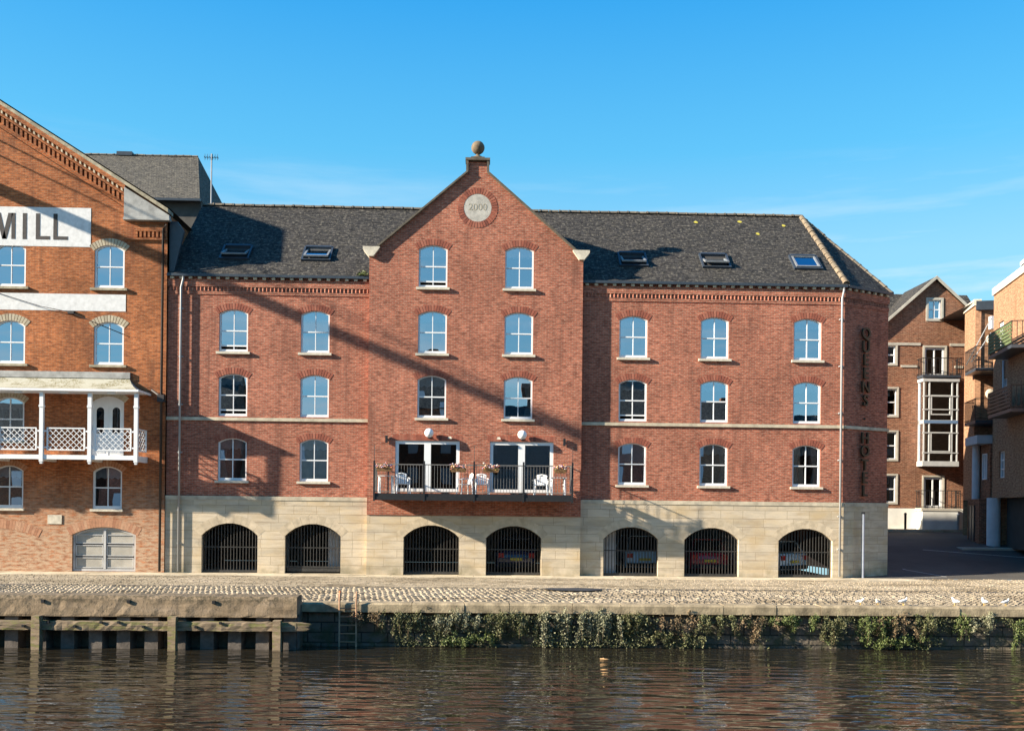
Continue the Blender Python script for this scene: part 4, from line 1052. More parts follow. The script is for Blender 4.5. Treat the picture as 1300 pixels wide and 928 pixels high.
# oriel window
orl = MB(); ox0, ox1, oy = 26.38, 28.50, FY - .75
orl.box(ox0 - .05, ox1 + .05, oy - .05, FY - .003, 5.55, 5.85); orl.box(ox0, ox1, oy, FY - .003, 8.10, 8.32); orl.box(ox0 - .05, ox1 + .05, oy - .05, FY - .003, 10.62, 10.80)
for x in (ox0, ox0 + .32, ox1 - .42, ox1 - .1): orl.box(x + .015, x + .085, oy - .01, oy + .06, 5.85, 10.62)
for y in (FY - .12,):
    for x in (ox0, ox1 - .1): orl.box(x, x + .1, y, y + .1, 5.85, 10.62)
for z in (6.35, 7.55, 8.95, 9.75): orl.box(ox0 - .03, ox1 + .03, oy - .025, oy + .05, z - .03, z + .03)
for z0 in (6.40, 8.62):
    orl.prism([[(ox0 + .45, z0), (ox1 - .45, z0), (ox1 - .45, z0 + 1.2), (ox0 + .45, z0 + 1.2)], [(ox0 + .52, z0 + .07), (ox1 - .52, z0 + .07), (ox1 - .52, z0 + 1.13), (ox0 + .52, z0 + 1.13)]], -.76, -.70, FF)
oro = orl.build('oriel_window', 'grey_frame', fa, (27.4, FY, 5.6))
p = MB(); p.add([(ox0 + .05, oy + .05, 5.85), (ox1 - .05, oy + .05, 5.85), (ox1 - .05, oy + .05, 10.62), (ox0 + .05, oy + .05, 10.62)])
for x in (ox0 + .05, ox1 - .05): p.add([(x, oy + .05, 5.85), (x, FY, 5.85), (x, FY, 10.62), (x, oy + .05, 10.62)])
p.build('pane', 'glass_door', oro); p = MB(); p.box(ox0 + .02, ox1 - .02, oy - .02, oy + .03, 8.12, 8.30); p.build('spandrel', 'rope_blue', oro)
p = MB(); p.box(ox0 + .3, ox1 - .3, FY - .1, FY - .05, 5.9, 10.6); p.build('back_panel', 'dark', oro)
def small_balcony(parent, x0, x1, y0, y1, z, h=1.0, slabm='gutter', bars=9, fr=F0):
    m = MB(); m.box(x0, x1, y0, y1, z - .16, z, 0, fr); o = m.build('balcony', slabm, parent, fr((x0 + x1) / 2, z, y0))
    r = MB()
    for k in range(bars + 1): x = x0 + (x1 - x0) * k / bars; r.box(x - .014, x + .014, y0, y0 + .028, z, z + h, 0, fr)
    for k in range(1, 4):
        y = y0 + (y1 - y0) * k / 4
        for x in (x0, x1): r.box(x - .014, x + .014, y, y + .028, z, z + h, 0, fr)
    for zz in (z + h, z + .08): r.box(x0 - .02, x1 + .02, y0 - .01, y0 + .04, zz - .02, zz + .02, 0, fr); r.box(x0 - .02, x0 + .02, y0, y1, zz - .018, zz + .018, 0, fr); r.box(x1 - .02, x1 + .02, y0, y1, zz - .018, zz + .018, 0, fr)
    r.build('railing', 'black', o); return o
small_balcony(fa, 26.30, 28.62, FY - .85, FY - .003, 11.02); small_balcony(fa, 26.25, 28.62, FY - .9, FY - .045, 3.03, 1.05, 'concrete')
g = MB(); g.box(26.35, 28.5, FY - .86, FY - .046, 1.6, 2.86); g.build('balcony_plinth', 'pale_render', fa)

# ================================================================== right apartments
ra_ = thing('orange_apartment_building', 'orange brick modern apartment block with stepped bays at the right edge', 'building', (29, 8, 1.2))
DB = Vector((27.09 - 25.94, 5, 0)).normalized()
# frame whose u runs towards the camera along the street face (so that w goes into the building)
FB = Fr((27.09, 10, 0), -DB)
b_ = MB()
BW = [(.95, 1.85, 11.30, 12.72), (1.75, 2.55, 8.40, 9.72), (1.25, 2.25, 4.62, 6.0)]
lp = [[(0, 3.6), (11, 3.6), (11, 14.35), (0, 14.35)]] + [[(a, c), (b, c), (b, d), (a, d)] for a, b, c, d in BW]
b_.prism(lp, 0, .3, FB, back=False)
qa = FB(0, 0, 0); qb = FB(0, 0, 9)
b_.add([qa + Vector((0, 0, 1)), qb + Vector((0, 0, 1)), qb + Vector((0, 0, 14.3)), qa + Vector((0, 0, 14.3))], [(0, 0), (9, 0), (9, 13.3), (0, 13.3)])
FA = Fr((27.70, 14.4, 0), -DB)
b_.prism([[(0, 3.5), (2.3, 3.5), (2.3, 14.25), (0, 14.25)]], 0, .3, FA, back=False)
pa = FA(2.3, 0, 0)
b_.add([pa + Vector((0, 0, 3.5)), pa + Vector((6, 0, 3.5)), pa + Vector((6, 0, 14.25)), pa + Vector((0, 0, 14.25))], [(0, 3.5), (6, 3.5), (6, 14.25), (0, 14.25)])
pz = FA(0, 0, 0); b_.add([pz, pz + Vector((8, 3, 0)), pz + Vector((8, 3, 14.2)), pz + Vector((0, 0, 14.2))])
b_.box(11.0, 11.3, 0, 9, 0, 14.35, 0, FB); b_.box(-.02, 11, 8.7, 9, 0, 14.35, 0, FB)
b_.build('wall', 'brick_orange', ra_)
b_ = MB(); b_.box(.02, 11, 2.4, 2.5, 1, 14, 0, FB); b_.build('room_interior', 'room', ra_)
cp_ = MB(); cp_.box(-.06, 11, -.08, .35, 14.352, 14.72, 0, FB); cp_.box(-.05, 2.36, -.08, .3, 14.252, 14.6, 0, FA); cp_.build('parapet', 'stone_pale', ra_)
cp_ = MB(); cp_.add([qa + Vector((0, 0, 14.4)), FB(11, 14.4, 0), FB(11, 14.4, 9), FB(0, 14.4, 9)]); cp_.add([pa + Vector((-.1, -.05, 14.45)), pa + Vector((6, 0, 14.45)), pa + Vector((6, 6, 14.45)), pa + Vector((.5, 6, 14.45))])
cp_.box(2.31, 2.4, .02, 5, 14.0, 14.5, 0, FA); cp_.build('flat_roof', 'gutter', ra_)
pr_ = MB(); pr_.box(.6, 11, 1.1, 6, 15.75, 15.95, 0, FB); pr_.build('penthouse_roof', 'white', ra_); pr_ = MB(); pr_.box(1.3, 11, 1.7, 6, 14.4, 15.75, 0, FB); pr_.build('penthouse_wall', 'gutter', ra_)
for (a, b, c, d) in BW: flat_window(ra_, FB, a, b, c, d, 2, 3, None, .06, rec=.08)
pp = MB(); pp.tube([FB(2.1, 8.2, -.06), FB(2.1, 10.6, -.06)], .05, 8); pp.build('downpipe', 'column', ra_)
# podium, column, canopy beam
g = MB(); g.box(-2.4, -.02, -.62, 3, .9, 3.55, 0, FB); g.build('podium', 'brick_far', ra_)
g = MB(); g.box(-1.95, -.85, -.66, -.625, 1.25, 3.2, 0, FB); po_ = g.build('entrance_door', 'gutter', ra_)
g = MB()
for u in (-1.95, -1.4, -.87): g.box(u, u + .04, -.69, -.662, 1.25, 3.2, 0, FB)
for z in (1.25, 1.9, 2.55, 3.16): g.box(-1.95, -.83, -.692, -.664, z, z + .04, 0, FB)
g.build('door_frame', 'iron', po_)
g = MB(); c_ = FB(-2.05, 0, -.3); g.lathe([(.2, 3.55), (.2, 6.5)], (c_.x, c_.y, 0), 16); g.build('column', 'column', ra_)
c_ = FB(.55, 0, -.05); g = MB(); g.lathe([(.34, 1.0), (.34, 3.6)], (c_.x, c_.y, 0), 18); g.build('column', 'column', ra_)
g = MB(); g.box(-2.6, -.05, -.75, 2, 6.5, 6.95, 0, FB); g.build('canopy_beam', 'beam', ra_)
g = MB(); g.box(-2.3, -.05, -.1, 2, 3.56, 6.5, 0, FB); g.build('recess_wall', 'brick_far', ra_)
flat_window(ra_, Fr(FB(-1.35, 0, -.11), -DB), 0, .8, 4.6, 6.0, 2, 1, None, .06, rec=-.05)
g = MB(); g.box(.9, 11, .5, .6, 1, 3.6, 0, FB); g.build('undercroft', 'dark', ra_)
for z in (10.55, 7.75): small_balcony(ra_, -2.35, -.06, -.85, 1.6, z, 1.15, 'gutter', 12, FB)
for z, mt in ((10.75, 'slat_green'), (7.75, 'black')):
    o = small_balcony(ra_, 2.6, 6.5, -.9, -.003, z, 1.1, 'gutter', 14, FB)
    s = MB()
    for k in range(6): s.box(2.6, 6.5, -.93, -.905, z + .08 + k * .17, z + .2 + k * .17, 0, FB); s.box(2.57, 2.595, -.9, -.01, z + .08 + k * .17, z + .2 + k * .17, 0, FB)
    s.build('slat_screen', mt, o)
for (z, lab) in ((12.35, 'round pale wall lamp high in the recess of the orange apartments'), (9.35, 'round pale wall lamp below the upper recess balcony of the orange apartments')):
    c_ = FA(2.3, z, .75) + Vector((0, -.12, 0)); t_ = thing('round_wall_lamp', lab, 'wall lamp', c_); g = MB(); g.ball(c_, .28, (1, .4, 1), 14, 8); g.build('lamp_shade', 'stone_pale', t_); g = MB(); g.box(c_.x - .08, c_.x + .08, c_.y + .08, c_.y + .12, z - .08, z + .08); g.build('base', 'iron', t_)
for z in (12.6,):
    g = MB(); a = FA(2.32, 10.9, .0); g.tube([FB(-2.3, 11.0, -.8), FB(-.3, 13.2, -.05)], .03, 6); g.tube([FB(-1.2, 11.0, -.8), FB(-.1, 12.4, -.1)], .03, 6); g.build('tie_rod', 'pipe', ra_)
g = MB(); q = FA(2.3, 13.0, .9) + Vector((0, -.02, 0)); g.box(q.x - .25, q.x + .25, q.y - .3, q.y, 12.9, 13.6); g.build('vent_box', 'column', ra_)

# ================================================================== GROUND, STREET, QUAY
QE, QL = -12.15, -12.85                                  # quay edge right / left
XS = -5.35
gd = MB(); gd.add([(-400, 30, 1.9), (400, 30, 1.9), (400, 600, 4), (-400, 600, 4)]); gd.add([(-400, .1, -.02), (MXL, .1, -.02), (MXL, 30, 1.9), (-400, 30, 1.9)])
gd.add([(MXL, 12, .8), (17, 12, .8), (17, 30, 1.9), (MXL, 30, 1.9)])
tag(gd.build('ground', 'asphalt'), kind='structure')
prof = [(-.25, -.006), (0, 0), (1, .03), (3, .18), (6, .60), (9, 1.05), (12, 1.32), (16.3, 1.62), (30, 2.1)]
st = MB(); st.grid([[(16.0, y, z), (90, y, z)] for y, z in prof], 0, smooth=False); st.grid([[(XR - .5, -.25, -.006), (16.0, -.25, -.006)], [(XR - .5, .4, -.001), (16.0, .4, .012)]], 0)
tag(st.build('street', 'asphalt'), kind='structure')
def strz(y):
    for (a, b), (c, d) in zip(prof, prof[1:]):
        if a <= y <= c: return b + (d - b) * (y - a) / (c - a)
    return 2
ln = MB()
def stripe(p, q, w):
    p, q = Vector((*p, 0)), Vector((*q, 0)); d = (q - p).normalized(); s = Vector((-d.y, d.x, 0)) * w / 2; n = 12
    for k in range(n):
        a, b = p + (q - p) * k / n, p + (q - p) * (k + 1) / n
        ln.add([Vector((v.x, v.y, strz(v.y) + .006)) for v in (a - s, b - s, b + s, a + s)])
stripe((19.4, 3.2), (20.35, .85), .06); stripe((20.35, .85), (18.6, .25), .05); stripe((22.5, 8), (31, 4.5), .08)
tag(ln.build('road_marking', 'line'), kind='structure')
pv = MB(); pv.box(20, 40, 16.2, FY - .05, 1.4, 1.76); pv.box(20, 40, 16.05, 16.2, 1.4, 1.72); tag(pv.build('pavement', 'flag'), kind='structure')
pv = MB(); pv.box(24.6, 40, 8.0, 9.2, .6, 1.02, 0); tag(pv.build('kerb', 'concrete'), kind='structure')
for x, lab in ((25.25, 'dark bollard on the far kerb, left of the apartment balcony'), (28.45, 'pale topped bollard on the far kerb, right of the apartment balcony')):
    g = MB(); g.lathe([(.07, 0), (.07, .85), (.085, .86), (.085, .93), (.05, .98), (.001, .99)], (x, 16.5, 1.76), 10); o = g.build('bollard', 'black' if x < 27 else 'pole', None, (x, 16.5, 1.76)); tag(o, lab, 'bollard', 'bollards on the far pavement')
# quay body
qb_ = MB(); qb_.box(XS, 80, QE + .25, -.2, -2.2, -.05); qb_.box(-90, XS, QL + .35, -.2, -2.2, -.05); qb_.box(-90, XL, -.2, .1, -2, -.05)
tag(qb_.build('quay', 'soil'), kind='structure')
# flag stones beside the walls
fg = MB(); x = -32
while x < 19.5:
    L_ = random.uniform(.6, 1.1); z = random.uniform(-.004, .006)
    if x < 18.2:
        fg.box(x, x + L_ - .012, -1.0, -.52 if False else -.06, -.1, z)
        fg.box(x + .2, x + .2 + L_ - .012, -1.55, -1.012, -.1, z - .002)
    x += L_
tag(fg.build('footway', 'flag'), kind='structure')
# setts
V = []; Fc = []
def sett(cx, cy, L, W, ang, z):
    ca, sa = math.cos(ang), math.sin(ang); i = len(V); bv = .012
    hz = -.012
    for (hl, hw, zz) in ((L / 2, W / 2, -.05), (L / 2, W / 2, hz + z), (L / 2 - bv, W / 2 - bv, z)):
        for sx, sy in ((-1, -1), (1, -1), (1, 1), (-1, 1)):
            V.append((cx + ca * sx * hl - sa * sy * hw, cy + sa * sx * hl + ca * sy * hw, zz))
    for a in (0, 4):
        for k in range(4): Fc.append((i + a + k, i + a + (k + 1) % 4, i + a + 4 + (k + 1) % 4, i + a + 4 + k))
    Fc.append((i + 8, i + 9, i + 10, i + 11))
def field(x0, x1, y0, y1, ang, L, W, rot90=False, test=None):
    ca, sa = math.cos(ang), math.sin(ang); cx, cy = (x0 + x1) / 2, (y0 + y1) / 2
    R_ = math.hypot(x1 - x0, y1 - y0) / 2 + 1
    nr = int(R_ / W)
    for r in range(-nr, nr + 1):
        if abs(r * W) > R_: continue
        off = (r % 2) * L / 2 + random.uniform(-.03, .03)
        nn = int(R_ / L)
        for k in range(-nn, nn + 1):
            u = k * L + off; v = r * W
            px, py = cx + ca * u - sa * v, cy + sa * u + ca * v
            if x0 < px < x1 and y0 < py < y1:
                if abs(ang) < 1.5 and test and not test(px, py): continue
                sett(px + random.gauss(0, .006), py + random.gauss(0, .006), L - .03 - random.uniform(0, .03), W - .03 - random.uniform(0, .02), ang + random.gauss(0, .03), random.gauss(.006, .008))
field(-24, 18.3, -6.3, -1.66, 0.02, .22, .14)
field(18.3, 34, -6.3, -.3, .02, .22, .14)
field(-24, XS + .0, -12.0, -6.6, .9, .21, .14)
field(XS, 3.0, -11.6, -6.6, .72, .22, .165)
field(3.0, 34, -11.6, -6.6, .95, .21, .15)
me = bpy.data.meshes.new('setts'); me.from_pydata(V, [], Fc); me.uv_layers.new(name='UVMap'); me.materials.append(M['sett']); me.update()
o = bpy.data.objects.new('setts', me); COL.objects.link(o); tag(o, kind='structure')
ch = MB(); x = -24
while x < 34: ch.box(x, x + .88, -6.58, -6.32, -.1, -.012 + random.uniform(-.004, .004)); x += .9
tag(ch.build('drain_channel', 'gutter'), kind='structure')
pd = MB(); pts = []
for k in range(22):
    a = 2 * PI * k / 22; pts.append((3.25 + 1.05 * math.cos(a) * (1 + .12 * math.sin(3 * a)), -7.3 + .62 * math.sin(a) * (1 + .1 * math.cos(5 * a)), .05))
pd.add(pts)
M['blotch'] = plain('dark_blotch', (.03, .035, .045), .8, 0, .3, 2)
tag(pd.build('ground_blotch', 'blotch'), kind='structure')  # flat dark shape lying just above the setts

# ---------------- sheet piled wall on the left
sp_ = thing('sheet_pile_wall', 'dark steel sheet pile river wall with a pitted capping beam and timber rails', 'river wall', (-15, QL, -1.3))
g = MB(); x = XS - 30; ptsA = []
while x < XS:
    a = .39
    for (u, y) in ((0, 0), (.38, 0), (.43, .42), (.77, .42)): ptsA.append((min(x + u, XS), QL - .05 + y))
    x += .80
g.grid([[(a, b, -2.4) for a, b in ptsA], [(a, b, -.36) for a, b in ptsA]], 0, smooth=False)
g.add([(XS, QL - .05, -2.4), (XS, QE + .4, -2.4), (XS, QE + .4, -.3), (XS, QL - .05, -.3)])
g.build('sheet_piles', 'steel_pile', sp_)
g = MB(); x = XS - 30; nx = 150
rows = []
for j, (y, z) in enumerate([(QL + .2, -.36), (QL - .14, -.36), (QL - .15, -.30), (QL - .15, -.05), (QL - .14, .14), (QL - .09, .24), (QL + .3, .26), (QL + .62, .25), (QL + .66, -.02)]):
    rows.append([(XS - 30 + 30 * k / nx, y + (random.gauss(0, .005)), z + (random.gauss(0, .008) if 3 < j < 8 else random.gauss(0, .003))) for k in range(nx + 1)])
g.grid(rows, 0, smooth=False); g.add([rows[j][-1] for j in range(len(rows))]); g.build('capping_beam', 'capping', sp_)
g = MB()
for x in (-12.62, -10.18, -7.74, -15.1, -17.5):
    g.box(x - .045, x + .045, QL - .20, QL - .1, .03, .12)
for x in (-13.1, -12.4, -11.65, -10.9, -10.4, -9.7, -8.2, -7.5, -14.5): g.box(x - .035, x + .035, QL - .36, QL - .29, -.6 + .12 * ((x * 7) % 2 > 1) - .06, -.53 + .12 * ((x * 7) % 2 > 1) - .06)
g.build('bolt_heads', 'black', sp_)
for x0, x1 in ((-19.5, -12.84), (-12.62, -8.98), (-8.77, XS + .02)):
    g = MB(); n = 24
    rows = []
    for (y, z) in ((QL - .05, -.74), (QL - .30, -.74), (QL - .31, -.60), (QL - .30, -.50), (QL - .05, -.49), (QL - .05, -.74)):
        rows.append([(x0 + (x1 - x0) * k / n, y + random.gauss(0, .008), z + random.gauss(0, .008)) for k in range(n + 1)])
    g.grid(rows, 0, smooth=False)
    for e in (0, -1): g.add([r[e] for r in rows[:5]])
    if x1 > -6:
        for k in range(6): z = -.72 + .04 * k; g.hexa([(x1 - .05, QL - .3, z), (x1 + random.uniform(.1, .45), QL - .29, z), (x1 + .1, QL - .1, z), (x1 - .05, QL - .1, z)], [(x1 - .05, QL - .3, z + .03), (x1 + random.uniform(.1, .45), QL - .29, z + .02), (x1 + .1, QL - .1, z + .03), (x1 - .05, QL - .1, z + .03)])
    g.build('timber_rail', 'fender', sp_)
for x, top in ((-12.73, -.33), (-8.87, -.33), (-5.88, -.42)):
    g = MB(); rows = []
    for k in range(9):
        z = -2.0 + (top + 2.0) * k / 8; w = .12 * random.uniform(.9, 1.08)
        rows.append([(x - w, QL - .40, z), (x + w, QL - .42, z), (x + w, QL - .16, z), (x - w, QL - .16, z)])
    g.grid(rows, 0, True, smooth=False); g.add(rows[-1]); g.build('fender_post', 'fender', sp_)
# ---------------- stone river wall on the right
rw = thing('river_wall', 'dark overgrown stone river wall under a pale coping', 'river wall', (15, QE, -1.3))
g = MB(); n = 160; rows = []; uvs = []
for j in range(7):
    z = -2.3 + 2.06 * j / 6; rows.append([(XS + 70 * k / n, QE + .14 + random.gauss(0, .03), z) for k in range(n + 1)]); uvs.append([(XS + 70 * k / n, z) for k in range(n + 1)])
g.grid(rows, 0, uvs=uvs, smooth=False); g.build('wall_face', 'riverwall', rw)
g = MB(); x = XS
while x < 40:
    L_ = random.uniform(1.3, 2.2); dz = random.uniform(-.012, .012); dy = random.uniform(-.015, .015)
    x1 = x + L_ - .012; y0, y1 = QE - .06 + dy, QE + .5
    bot = [(x, y0, -.27), (x1, y0, -.27), (x1, y1, -.27), (x, y1, -.27)]; mid = [(x, y0, -.04), (x1, y0, -.04), (x1, y1, -.04), (x, y1, -.04)]
    top = [(x + .01, y0 + .05, .01 + dz), (x1 - .01, y0 + .05, .01 + dz), (x1 - .01, y1, .01 + dz), (x + .01, y1, .01 + dz)]
    g.hexa(bot, mid); g.hexa(mid, top)
    x += L_
g.build('coping', 'coping', rw)
# ladder
la = thing('river_ladder', 'rusty steel ladder with an orange topped stile on the river wall', 'ladder', (-3.95, QE - .12, -1.3))
for x, m_ in ((-4.22, 'rust'), (-3.72, 'rust')):
    g = MB(); g.tube([(x, QE - .12, -1.5), (x, QE - .12, .12), (x, QE - .05, .34)], .028, 6); s = g.build('stile', m_, la)
    if x < -4: g = MB(); g.tube([(x, QE - .1, .06), (x, QE - .045, .36)], .034, 6); g.build('orange_cap', 'orange_tip', s)
for z in (-1.15, -.9, -.65, -.4, -.15): g = MB(); g.tube([(-4.22, QE - .12, z), (-3.72, QE - .12, z)], .02, 6); g.build('rung', 'rust', la)
# ---------------- plants on the wall
def wall_plant(x, w, h, z, mat, n, lab, stem=True):
    t_ = thing('wall_plant', lab, 'plant', (x, QE + .1, z), 0, 'plants growing on the river wall')
    g = MB(); st_ = []
    for _ in range(max(5, int(w * 15))):
        a = random.gauss(0, w * .36); L_ = h * (random.uniform(.15, 1.0) ** 1.2) * 1.1; dx = random.gauss(0, .12); out = random.uniform(.05, .26)
        st_.append((a, random.uniform(-.06, .07) + (random.uniform(.05, .2) if random.random() < .25 else 0), L_, dx, out))
    wt = [q[2] + .05 for q in st_]
    def pick():
        a, b, L_, dx, out = random.choices(st_, wt)[0]; f = random.random() ** .8
        return (x + a + dx * f + random.gauss(0, .045), QE - .02 - out * math.sin(PI * min(1, f + .15)) - abs(random.gauss(0, .03)), z + b - L_ * f + random.gauss(0, .04))
    leaf_cloud(g, int(n * 1.6), pick, .034, 0, -.2); g.build('foliage', mat, t_)
    g = MB()
    g.tube([(x + min(q[0] for q in st_) - .05, QE + .08, z + .02), (x, QE + .07, z + .04), (x + max(q[0] for q in st_) + .05, QE + .08, z + .02)], .014, 4)
    for a, b, L_, dx, out in st_[:16]: g.tube([(x + a, QE + .1, z + b), (x + a + dx * .5, QE - .02 - out, z + b - L_ * .5), (x + a + dx, QE - .02 - out * .4, z + b - L_)], [.012, .008, .004], 4, caps=False)
    g.build('stems', 'stem', t_)
WP = [(-3.4, .8, .45, -.30, 'leaf_dry', 450, 'straggly dry grass hanging behind the rusty ladder'),
      (-2.3, 1.0, .7, -.33, 'leaf', 800, 'dark shaded bush right of the rusty ladder'),
      (-.9, 1.5, .5, -.36, 'leaf_grey', 1100, 'low grey green bush near where the deep quay shadow ends'),
      (-.55, 1.2, .25, -1.05, 'leaf_green', 700, 'bright green tuft at the waterline below the left balcony end'),
      (.9, 1.3, .7, -.34, 'leaf', 1400, 'leafy bush under the left half of the central gable'),
      (2.1, 1.0, .95, -.34, 'leaf_grey', 1500, 'grey green bush trailing to the water under the right balcony doors'),
      (3.5, 1.3, .9, -.30, 'leaf_grey', 1900, 'largest pale bush hanging below the puddle'),
      (4.7, 1.1, .5, -.32, 'leaf', 1000, 'dark ivy patch just right of the largest pale bush'),
      (6.0, 1.0, .75, -.36, 'leaf_dry', 700, 'brownish withered bush below the arch with the light blue car'),
      (7.4, .9, .6, -.36, 'leaf', 900, 'dark green bush below the stone pier between two barred arches'),
      (8.4, .55, .75, -.40, 'leaf_dry', 650, 'round dry brown shrub below the arch with the red car'),
      (9.6, 1.0, .5, -.34, 'leaf_green', 900, 'mid green patch right of the round dry shrub'),
      (10.8, .8, .8, -.36, 'leaf', 900, 'narrow dark climber below the rightmost barred arch'),
      (11.9, .9, .8, -.34, 'leaf_green', 1300, 'bright green bush left of the first gull'),
      (12.7, .7, .8, -.32, 'leaf_dry', 800, 'pinkish brown withered bush under the first two gulls'),
      (13.5, .7, .6, -.34, 'leaf', 900, 'dense green bush between the second and third gull'),
      (14.6, .4, .7, -.36, 'leaf_green', 400, 'slim green strand right of the third gull'),
      (15.2, .7, .5, -.34, 'leaf_grey', 800, 'pale spreading plant under the fourth gull'),
      (16.4, .35, 1.0, -.42, 'leaf_green', 500, 'yellow green vine hanging to the water between the fifth and sixth gull'),
      (17.2, .8, .5, -.36, 'leaf', 700, 'dark bush at the right edge of the river wall'),
      (5.4, 1.2, .3, -.95, 'leaf', 600, 'low weeds at the waterline below the dark ivy patch'),
      (12.4, 1.8, .22, -1.05, 'leaf_green', 900, 'long green weed fringe at the waterline below the first gulls')]
for a in WP: wall_plant(*a)
g = MB()
from mathutils import noise as mn
def cover():
    while True:
        x, z = random.uniform(-2.6, 19), random.uniform(-1.28, -.30)
        v = mn.noise(Vector((x * .9, z * 2.2, 3.1))) + .5 * mn.noise(Vector((x * 2.7, z * 4, 8)))
        if v > .12 - .25 * (x < 5) + .25 * (-.95 < z < -.6) * (x > 6): return (x, QE + .02 - abs(random.gauss(0, .08)), z)
leaf_cloud(g, 9000, cover, .034); tag(g.build('ground_cover', 'leaf'), kind='stuff')
# ---------------- gulls
def gull(lab, x, y, rz, s=1.0):
    t_ = thing('gull', lab, 'gull', (0, 0, 0), 0, 'white gulls standing on the quay edge')
    g = MB(); ry = Matrix.Rotation(-.22, 3, 'Y')
    # continuous body: tail - body - neck - head, lofted rings along a bent spine
    spine = [(-.235, .19, .006, .012), (-.16, .195, .03, .03), (-.08, .195, .065, .06), (0, .195, .085, .08), (.07, .215, .08, .078), (.115, .25, .058, .06), (.135, .29, .042, .045), (.15, .325, .043, .044), (.175, .335, .036, .036), (.20, .333, .016, .016), (.206, .333, .004, .004)]
    rows = []
    for (px, pz, rw_, rh_) in spine: rows.append([(px - .3 * rh_ * math.sin(2 * PI * k / 10) * (1 if px > .08 else 0), rw_ * math.cos(2 * PI * k / 10), pz + rh_ * math.sin(2 * PI * k / 10)) for k in range(10)])
    g.grid(rows, 0, True); g.build('body', 'gull', t_)
    for sy in (-1, 1):
        w_ = MB(); w_.ball((-.05, sy * .066, .21), .1, (1.75, .26, .5), 10, 6, 0, ry); w_.build('wing', 'gull_grey', t_)
        l_ = MB(); l_.tube([(.0, sy * .03, 0), (.0, sy * .03, .13)], .008, 5); l_.box(-.01, .05, sy * .03 - .02, sy * .03 + .02, 0, .008); l_.build('leg', 'beak', t_)
    b = MB(); b.tube([(.195, 0, .333), (.25, 0, .325)], [.013, .003], 6); b.build('beak', 'beak', t_)
    t_.location = (x, y, .012); t_.rotation_euler = (0, 0, rz); t_.scale = (s * .62,) * 3; return t_
GL = [(11.66, -.6, 'gull at the left end of the row, right of the bright green bush', 1.0), (12.2, -2.4, 'second gull from the left, close beside the first', .9), (13.0, .1, 'gull standing third from the left with a gap on either side', 1.1), (14.62, 1.9, 'upright gull fourth from the left, above the pale spreading plant', 1.15), (15.53, 1.6, 'tall gull second from the right end of the row', 1.15), (16.2, .2, 'gull at the right end of the row by the picture edge', 1.05)]
g0 = None
for x, rz, lab, s in GL:
    if g0 is None: g0 = gull(lab, x, QE + .35, rz, s)
    else:
        c = copy_tree(g0, None, (x, QE + .35, .012), rz); c['label'] = lab; c.scale = (s * .62,) * 3
# pole by the hotel corner
t_ = thing('steel_post', 'plain grey steel post standing before the angled stone corner', 'post', (16.35, .12, 0)); g = MB(); g.tube([(16.35, .12, 0), (16.35, .12, 2.74)], .06, 10); g.build('shaft', 'pole', t_); g = MB(); g.tube([(16.35, .12, 2.74), (16.35, .12, 2.82)], .07, 10); g.build('cap', 'black', t_)
# floating stick
g = MB(); g.tube([(3.35, -14.25, -1.295), (3.45, -14.4, -1.28), (3.6, -14.45, -1.29)], [.012, .018, .008], 6); g.tube([(3.45, -14.4, -1.28), (3.4, -14.45, -1.23)], [.01, .004], 5); tag(g.build('driftwood', 'twig'), 'small brown stick drifting on the dark water', 'driftwood')

# ================================================================== CARS in the car park
def car(lab, loc, rz, paint, cat='car', tall=0):
    t_ = thing('parked_car', lab, cat, (0, 0, 0), 0, 'cars behind the barred arches')
    H = 1.46 + tall
    prof_ = [(-2.0, .32), (-2.05, .62), (-2.0, .92), (-1.9, .98), (.95, .96), (1.7, .86), (2.0, .7), (2.04, .4), (1.98, .25), (-1.95, .25)]
    b = MB(); secs = []
    for sx in (-.86, -.84, -.74, .74, .84, .86):
        k = 1 if abs(sx) < .8 else (.985 if abs(sx) < .85 else .95)
        secs.append([(sx, p[0] * k, .25 + (p[1] - .25) * (k if abs(sx) < .85 else .93)) for p in prof_])
    b.grid(secs, 0, True, smooth=True); b.add(secs[0]); b.add(secs[-1]); b.build('body', paint, t_)
    r = MB(); lo = [(-.76, -1.86, .95), (.76, -1.86, .95), (.76, 1.05, .95), (-.76, 1.05, .95)]; hi = [(-.60, -1.5, H), (.60, -1.5, H), (.60, .15, H), (-.60, .15, H)]
    gl = MB()
    for k in range(4):
        a, b2, c, d = Vector(lo[k]), Vector(lo[(k + 1) % 4]), Vector(hi[(k + 1) % 4]), Vector(hi[k])
        gl.add([a, b2, c, d])
        for p, q in ((a, d),): r.tube([p, q], .045, 6)
    gl.build('windows', 'car_glass', t_)
    r.hexa([Vector(p) - Vector((0, 0, .03)) for p in hi], [Vector(p) * 1 + Vector((0, 0, .03)) for p in hi]); r.build('roof', paint, t_)
    for sx in (-1, 1):
        for y in (-1.25, 1.3):
            w_ = MB(); w_.tube([(sx * .68, y, .31), (sx * .87, y, .31)], .31, 18); wo = w_.build('wheel', 'rubber', t_); w2 = MB(); w2.tube([(sx * .865, y, .31), (sx * .885, y, .31)], .19, 12); w2.build('rim', 'chrome', wo)
        tl = MB(); tl.box(sx * .66 - .13, sx * .66 + .13, -2.07, -1.98, .68, .88); tl.build('tail_light', 'red_lamp', t_)
    p = MB(); p.box(-.26, .26, -2.085, -2.06, .56, .67); p.build('number_plate', 'plate_y', t_)
    bp = MB(); bp.box(-.8, .8, -2.1, -1.95, .30, .45); bp.build('bumper', 'rubber', t_)
    t_.location = loc; t_.rotation_euler = (0, 0, rz); return t_
car('dark navy car with a yellow rear plate behind the right arch under the balcony', (1.5, 3.2, 0), 0, 'car_navy')
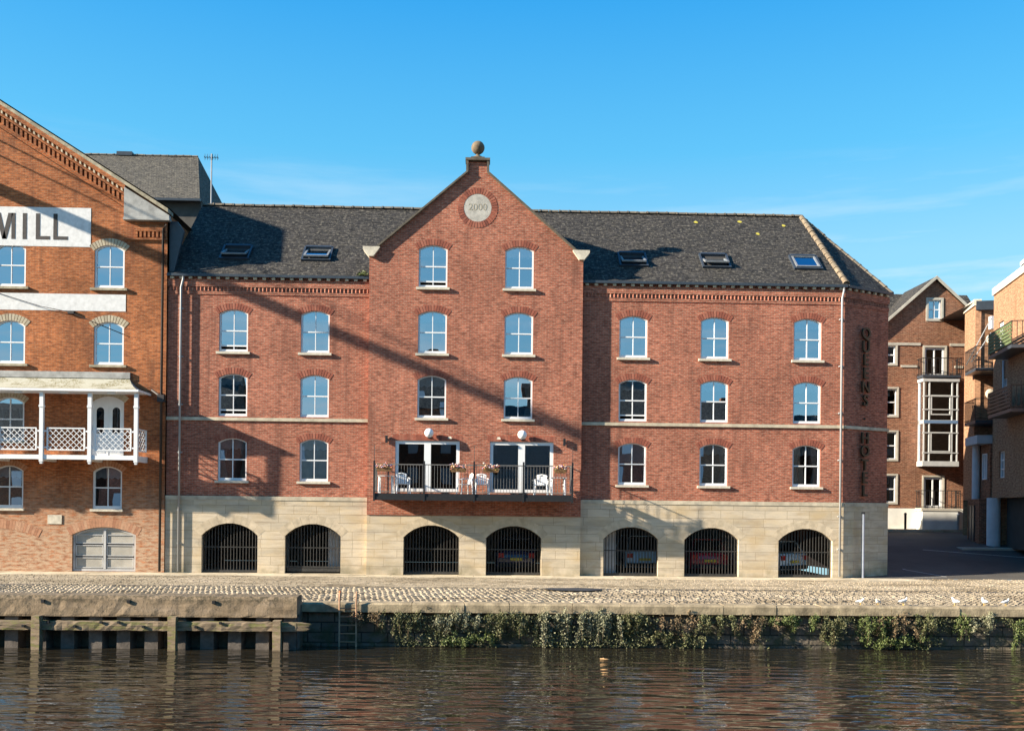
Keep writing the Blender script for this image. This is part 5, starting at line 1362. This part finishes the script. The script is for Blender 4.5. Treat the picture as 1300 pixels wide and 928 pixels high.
car('light blue car behind the arch right of the central gable', (7.15, 4.0, 0), .05, 'car_blue', tall=.15)
car('dark red car with a yellow rear plate behind the second arch from the right', (10.0, 3.3, 0), 0, 'car_red', tall=.05)
car('pale blue white car behind the rightmost barred arch, left side', (12.75, 3.0, 0), .5, 'car_white')

# ================================================================== RIVER and the opposite bank
wa = MB(); wa.add([(-400, -44, -1.3), (400, -44, -1.3), (400, -11.9, -1.3), (-400, -11.9, -1.3)]); tag(wa.build('water', 'water'), kind='structure')
bed = MB(); bed.add([(-400, -44, -3), (400, -44, -3), (400, -11.9, -3), (-400, -11.9, -3)]); tag(bed.build('river_bed', 'soil'), kind='structure')
oq = MB(); oq.box(-400, 400, -400, -43.2, -3, 1.0); tag(oq.build('opposite_quay', 'flag'), kind='structure')
hs_ = [(-46, 13, 9.5, 3.5, 'brick_far'), (-32, 12, 11, 4, 'brick'), (-19, 11, 8.5, 3.5, 'concrete'), (-7, 10, 12.0, 4.5, 'brick_far'), (4, 9, 9.5, 3, 'white_wall'), (14, 10, 10.5, 4, 'brick'), (26, 12, 11.5, 3.5, 'brick_orange'), (40, 14, 9.0, 4, 'brick_far')]
desc = ['broad brick house', 'tall red brick house', 'rendered house', 'tallest brick house', 'white painted house', 'red brick house', 'orange brick house', 'wide brick house']
for (x, w, h, rr, mt), d_ in zip(hs_, desc):
    t_ = thing('riverside_house', d_ + ' on the opposite bank behind the viewer', 'house', (x, -60, 1.0), 0, 'houses on the opposite bank')
    g = MB(); g.prism([[(x - w / 2, 1), (x + w / 2, 1), (x + w / 2, h), (x - w / 2, h)]], 0, 10, Fr((0, -68, 0))); g.build('wall', mt, t_)
    g = MB(); g.add([(x - w / 2 - .2, -57.8, h - .1), (x + w / 2 + .2, -57.8, h - .1), (x + w / 2 + .2, -63, h + rr), (x - w / 2 - .2, -63, h + rr)]); g.add([(x - w / 2 - .2, -68.2, h - .1), (x + w / 2 + .2, -68.2, h - .1), (x + w / 2 + .2, -63, h + rr), (x - w / 2 - .2, -63, h + rr)])
    for sx in (-1, 1): g.add([(x + sx * w / 2, -58, h - .1), (x + sx * w / 2, -68, h - .1), (x + sx * w / 2, -63, h + rr)])
    ro = g.build('roof', 'slate_old', t_); g = MB(); g.box(x - .6, x + .6, -63.5, -62.5, h + rr - .4, h + rr + 1.6); g.build('chimney', 'brick_far', ro)
    for k in range(3):
        for j in range(int(h // 3)):
            px = x - w / 2 + w * (k + .5) / 3; g = MB(); g.box(px - .5, px + .5, -58.0, -57.95, 2 + j * 3, 3.6 + j * 3); g.build('window', 'white', t_)
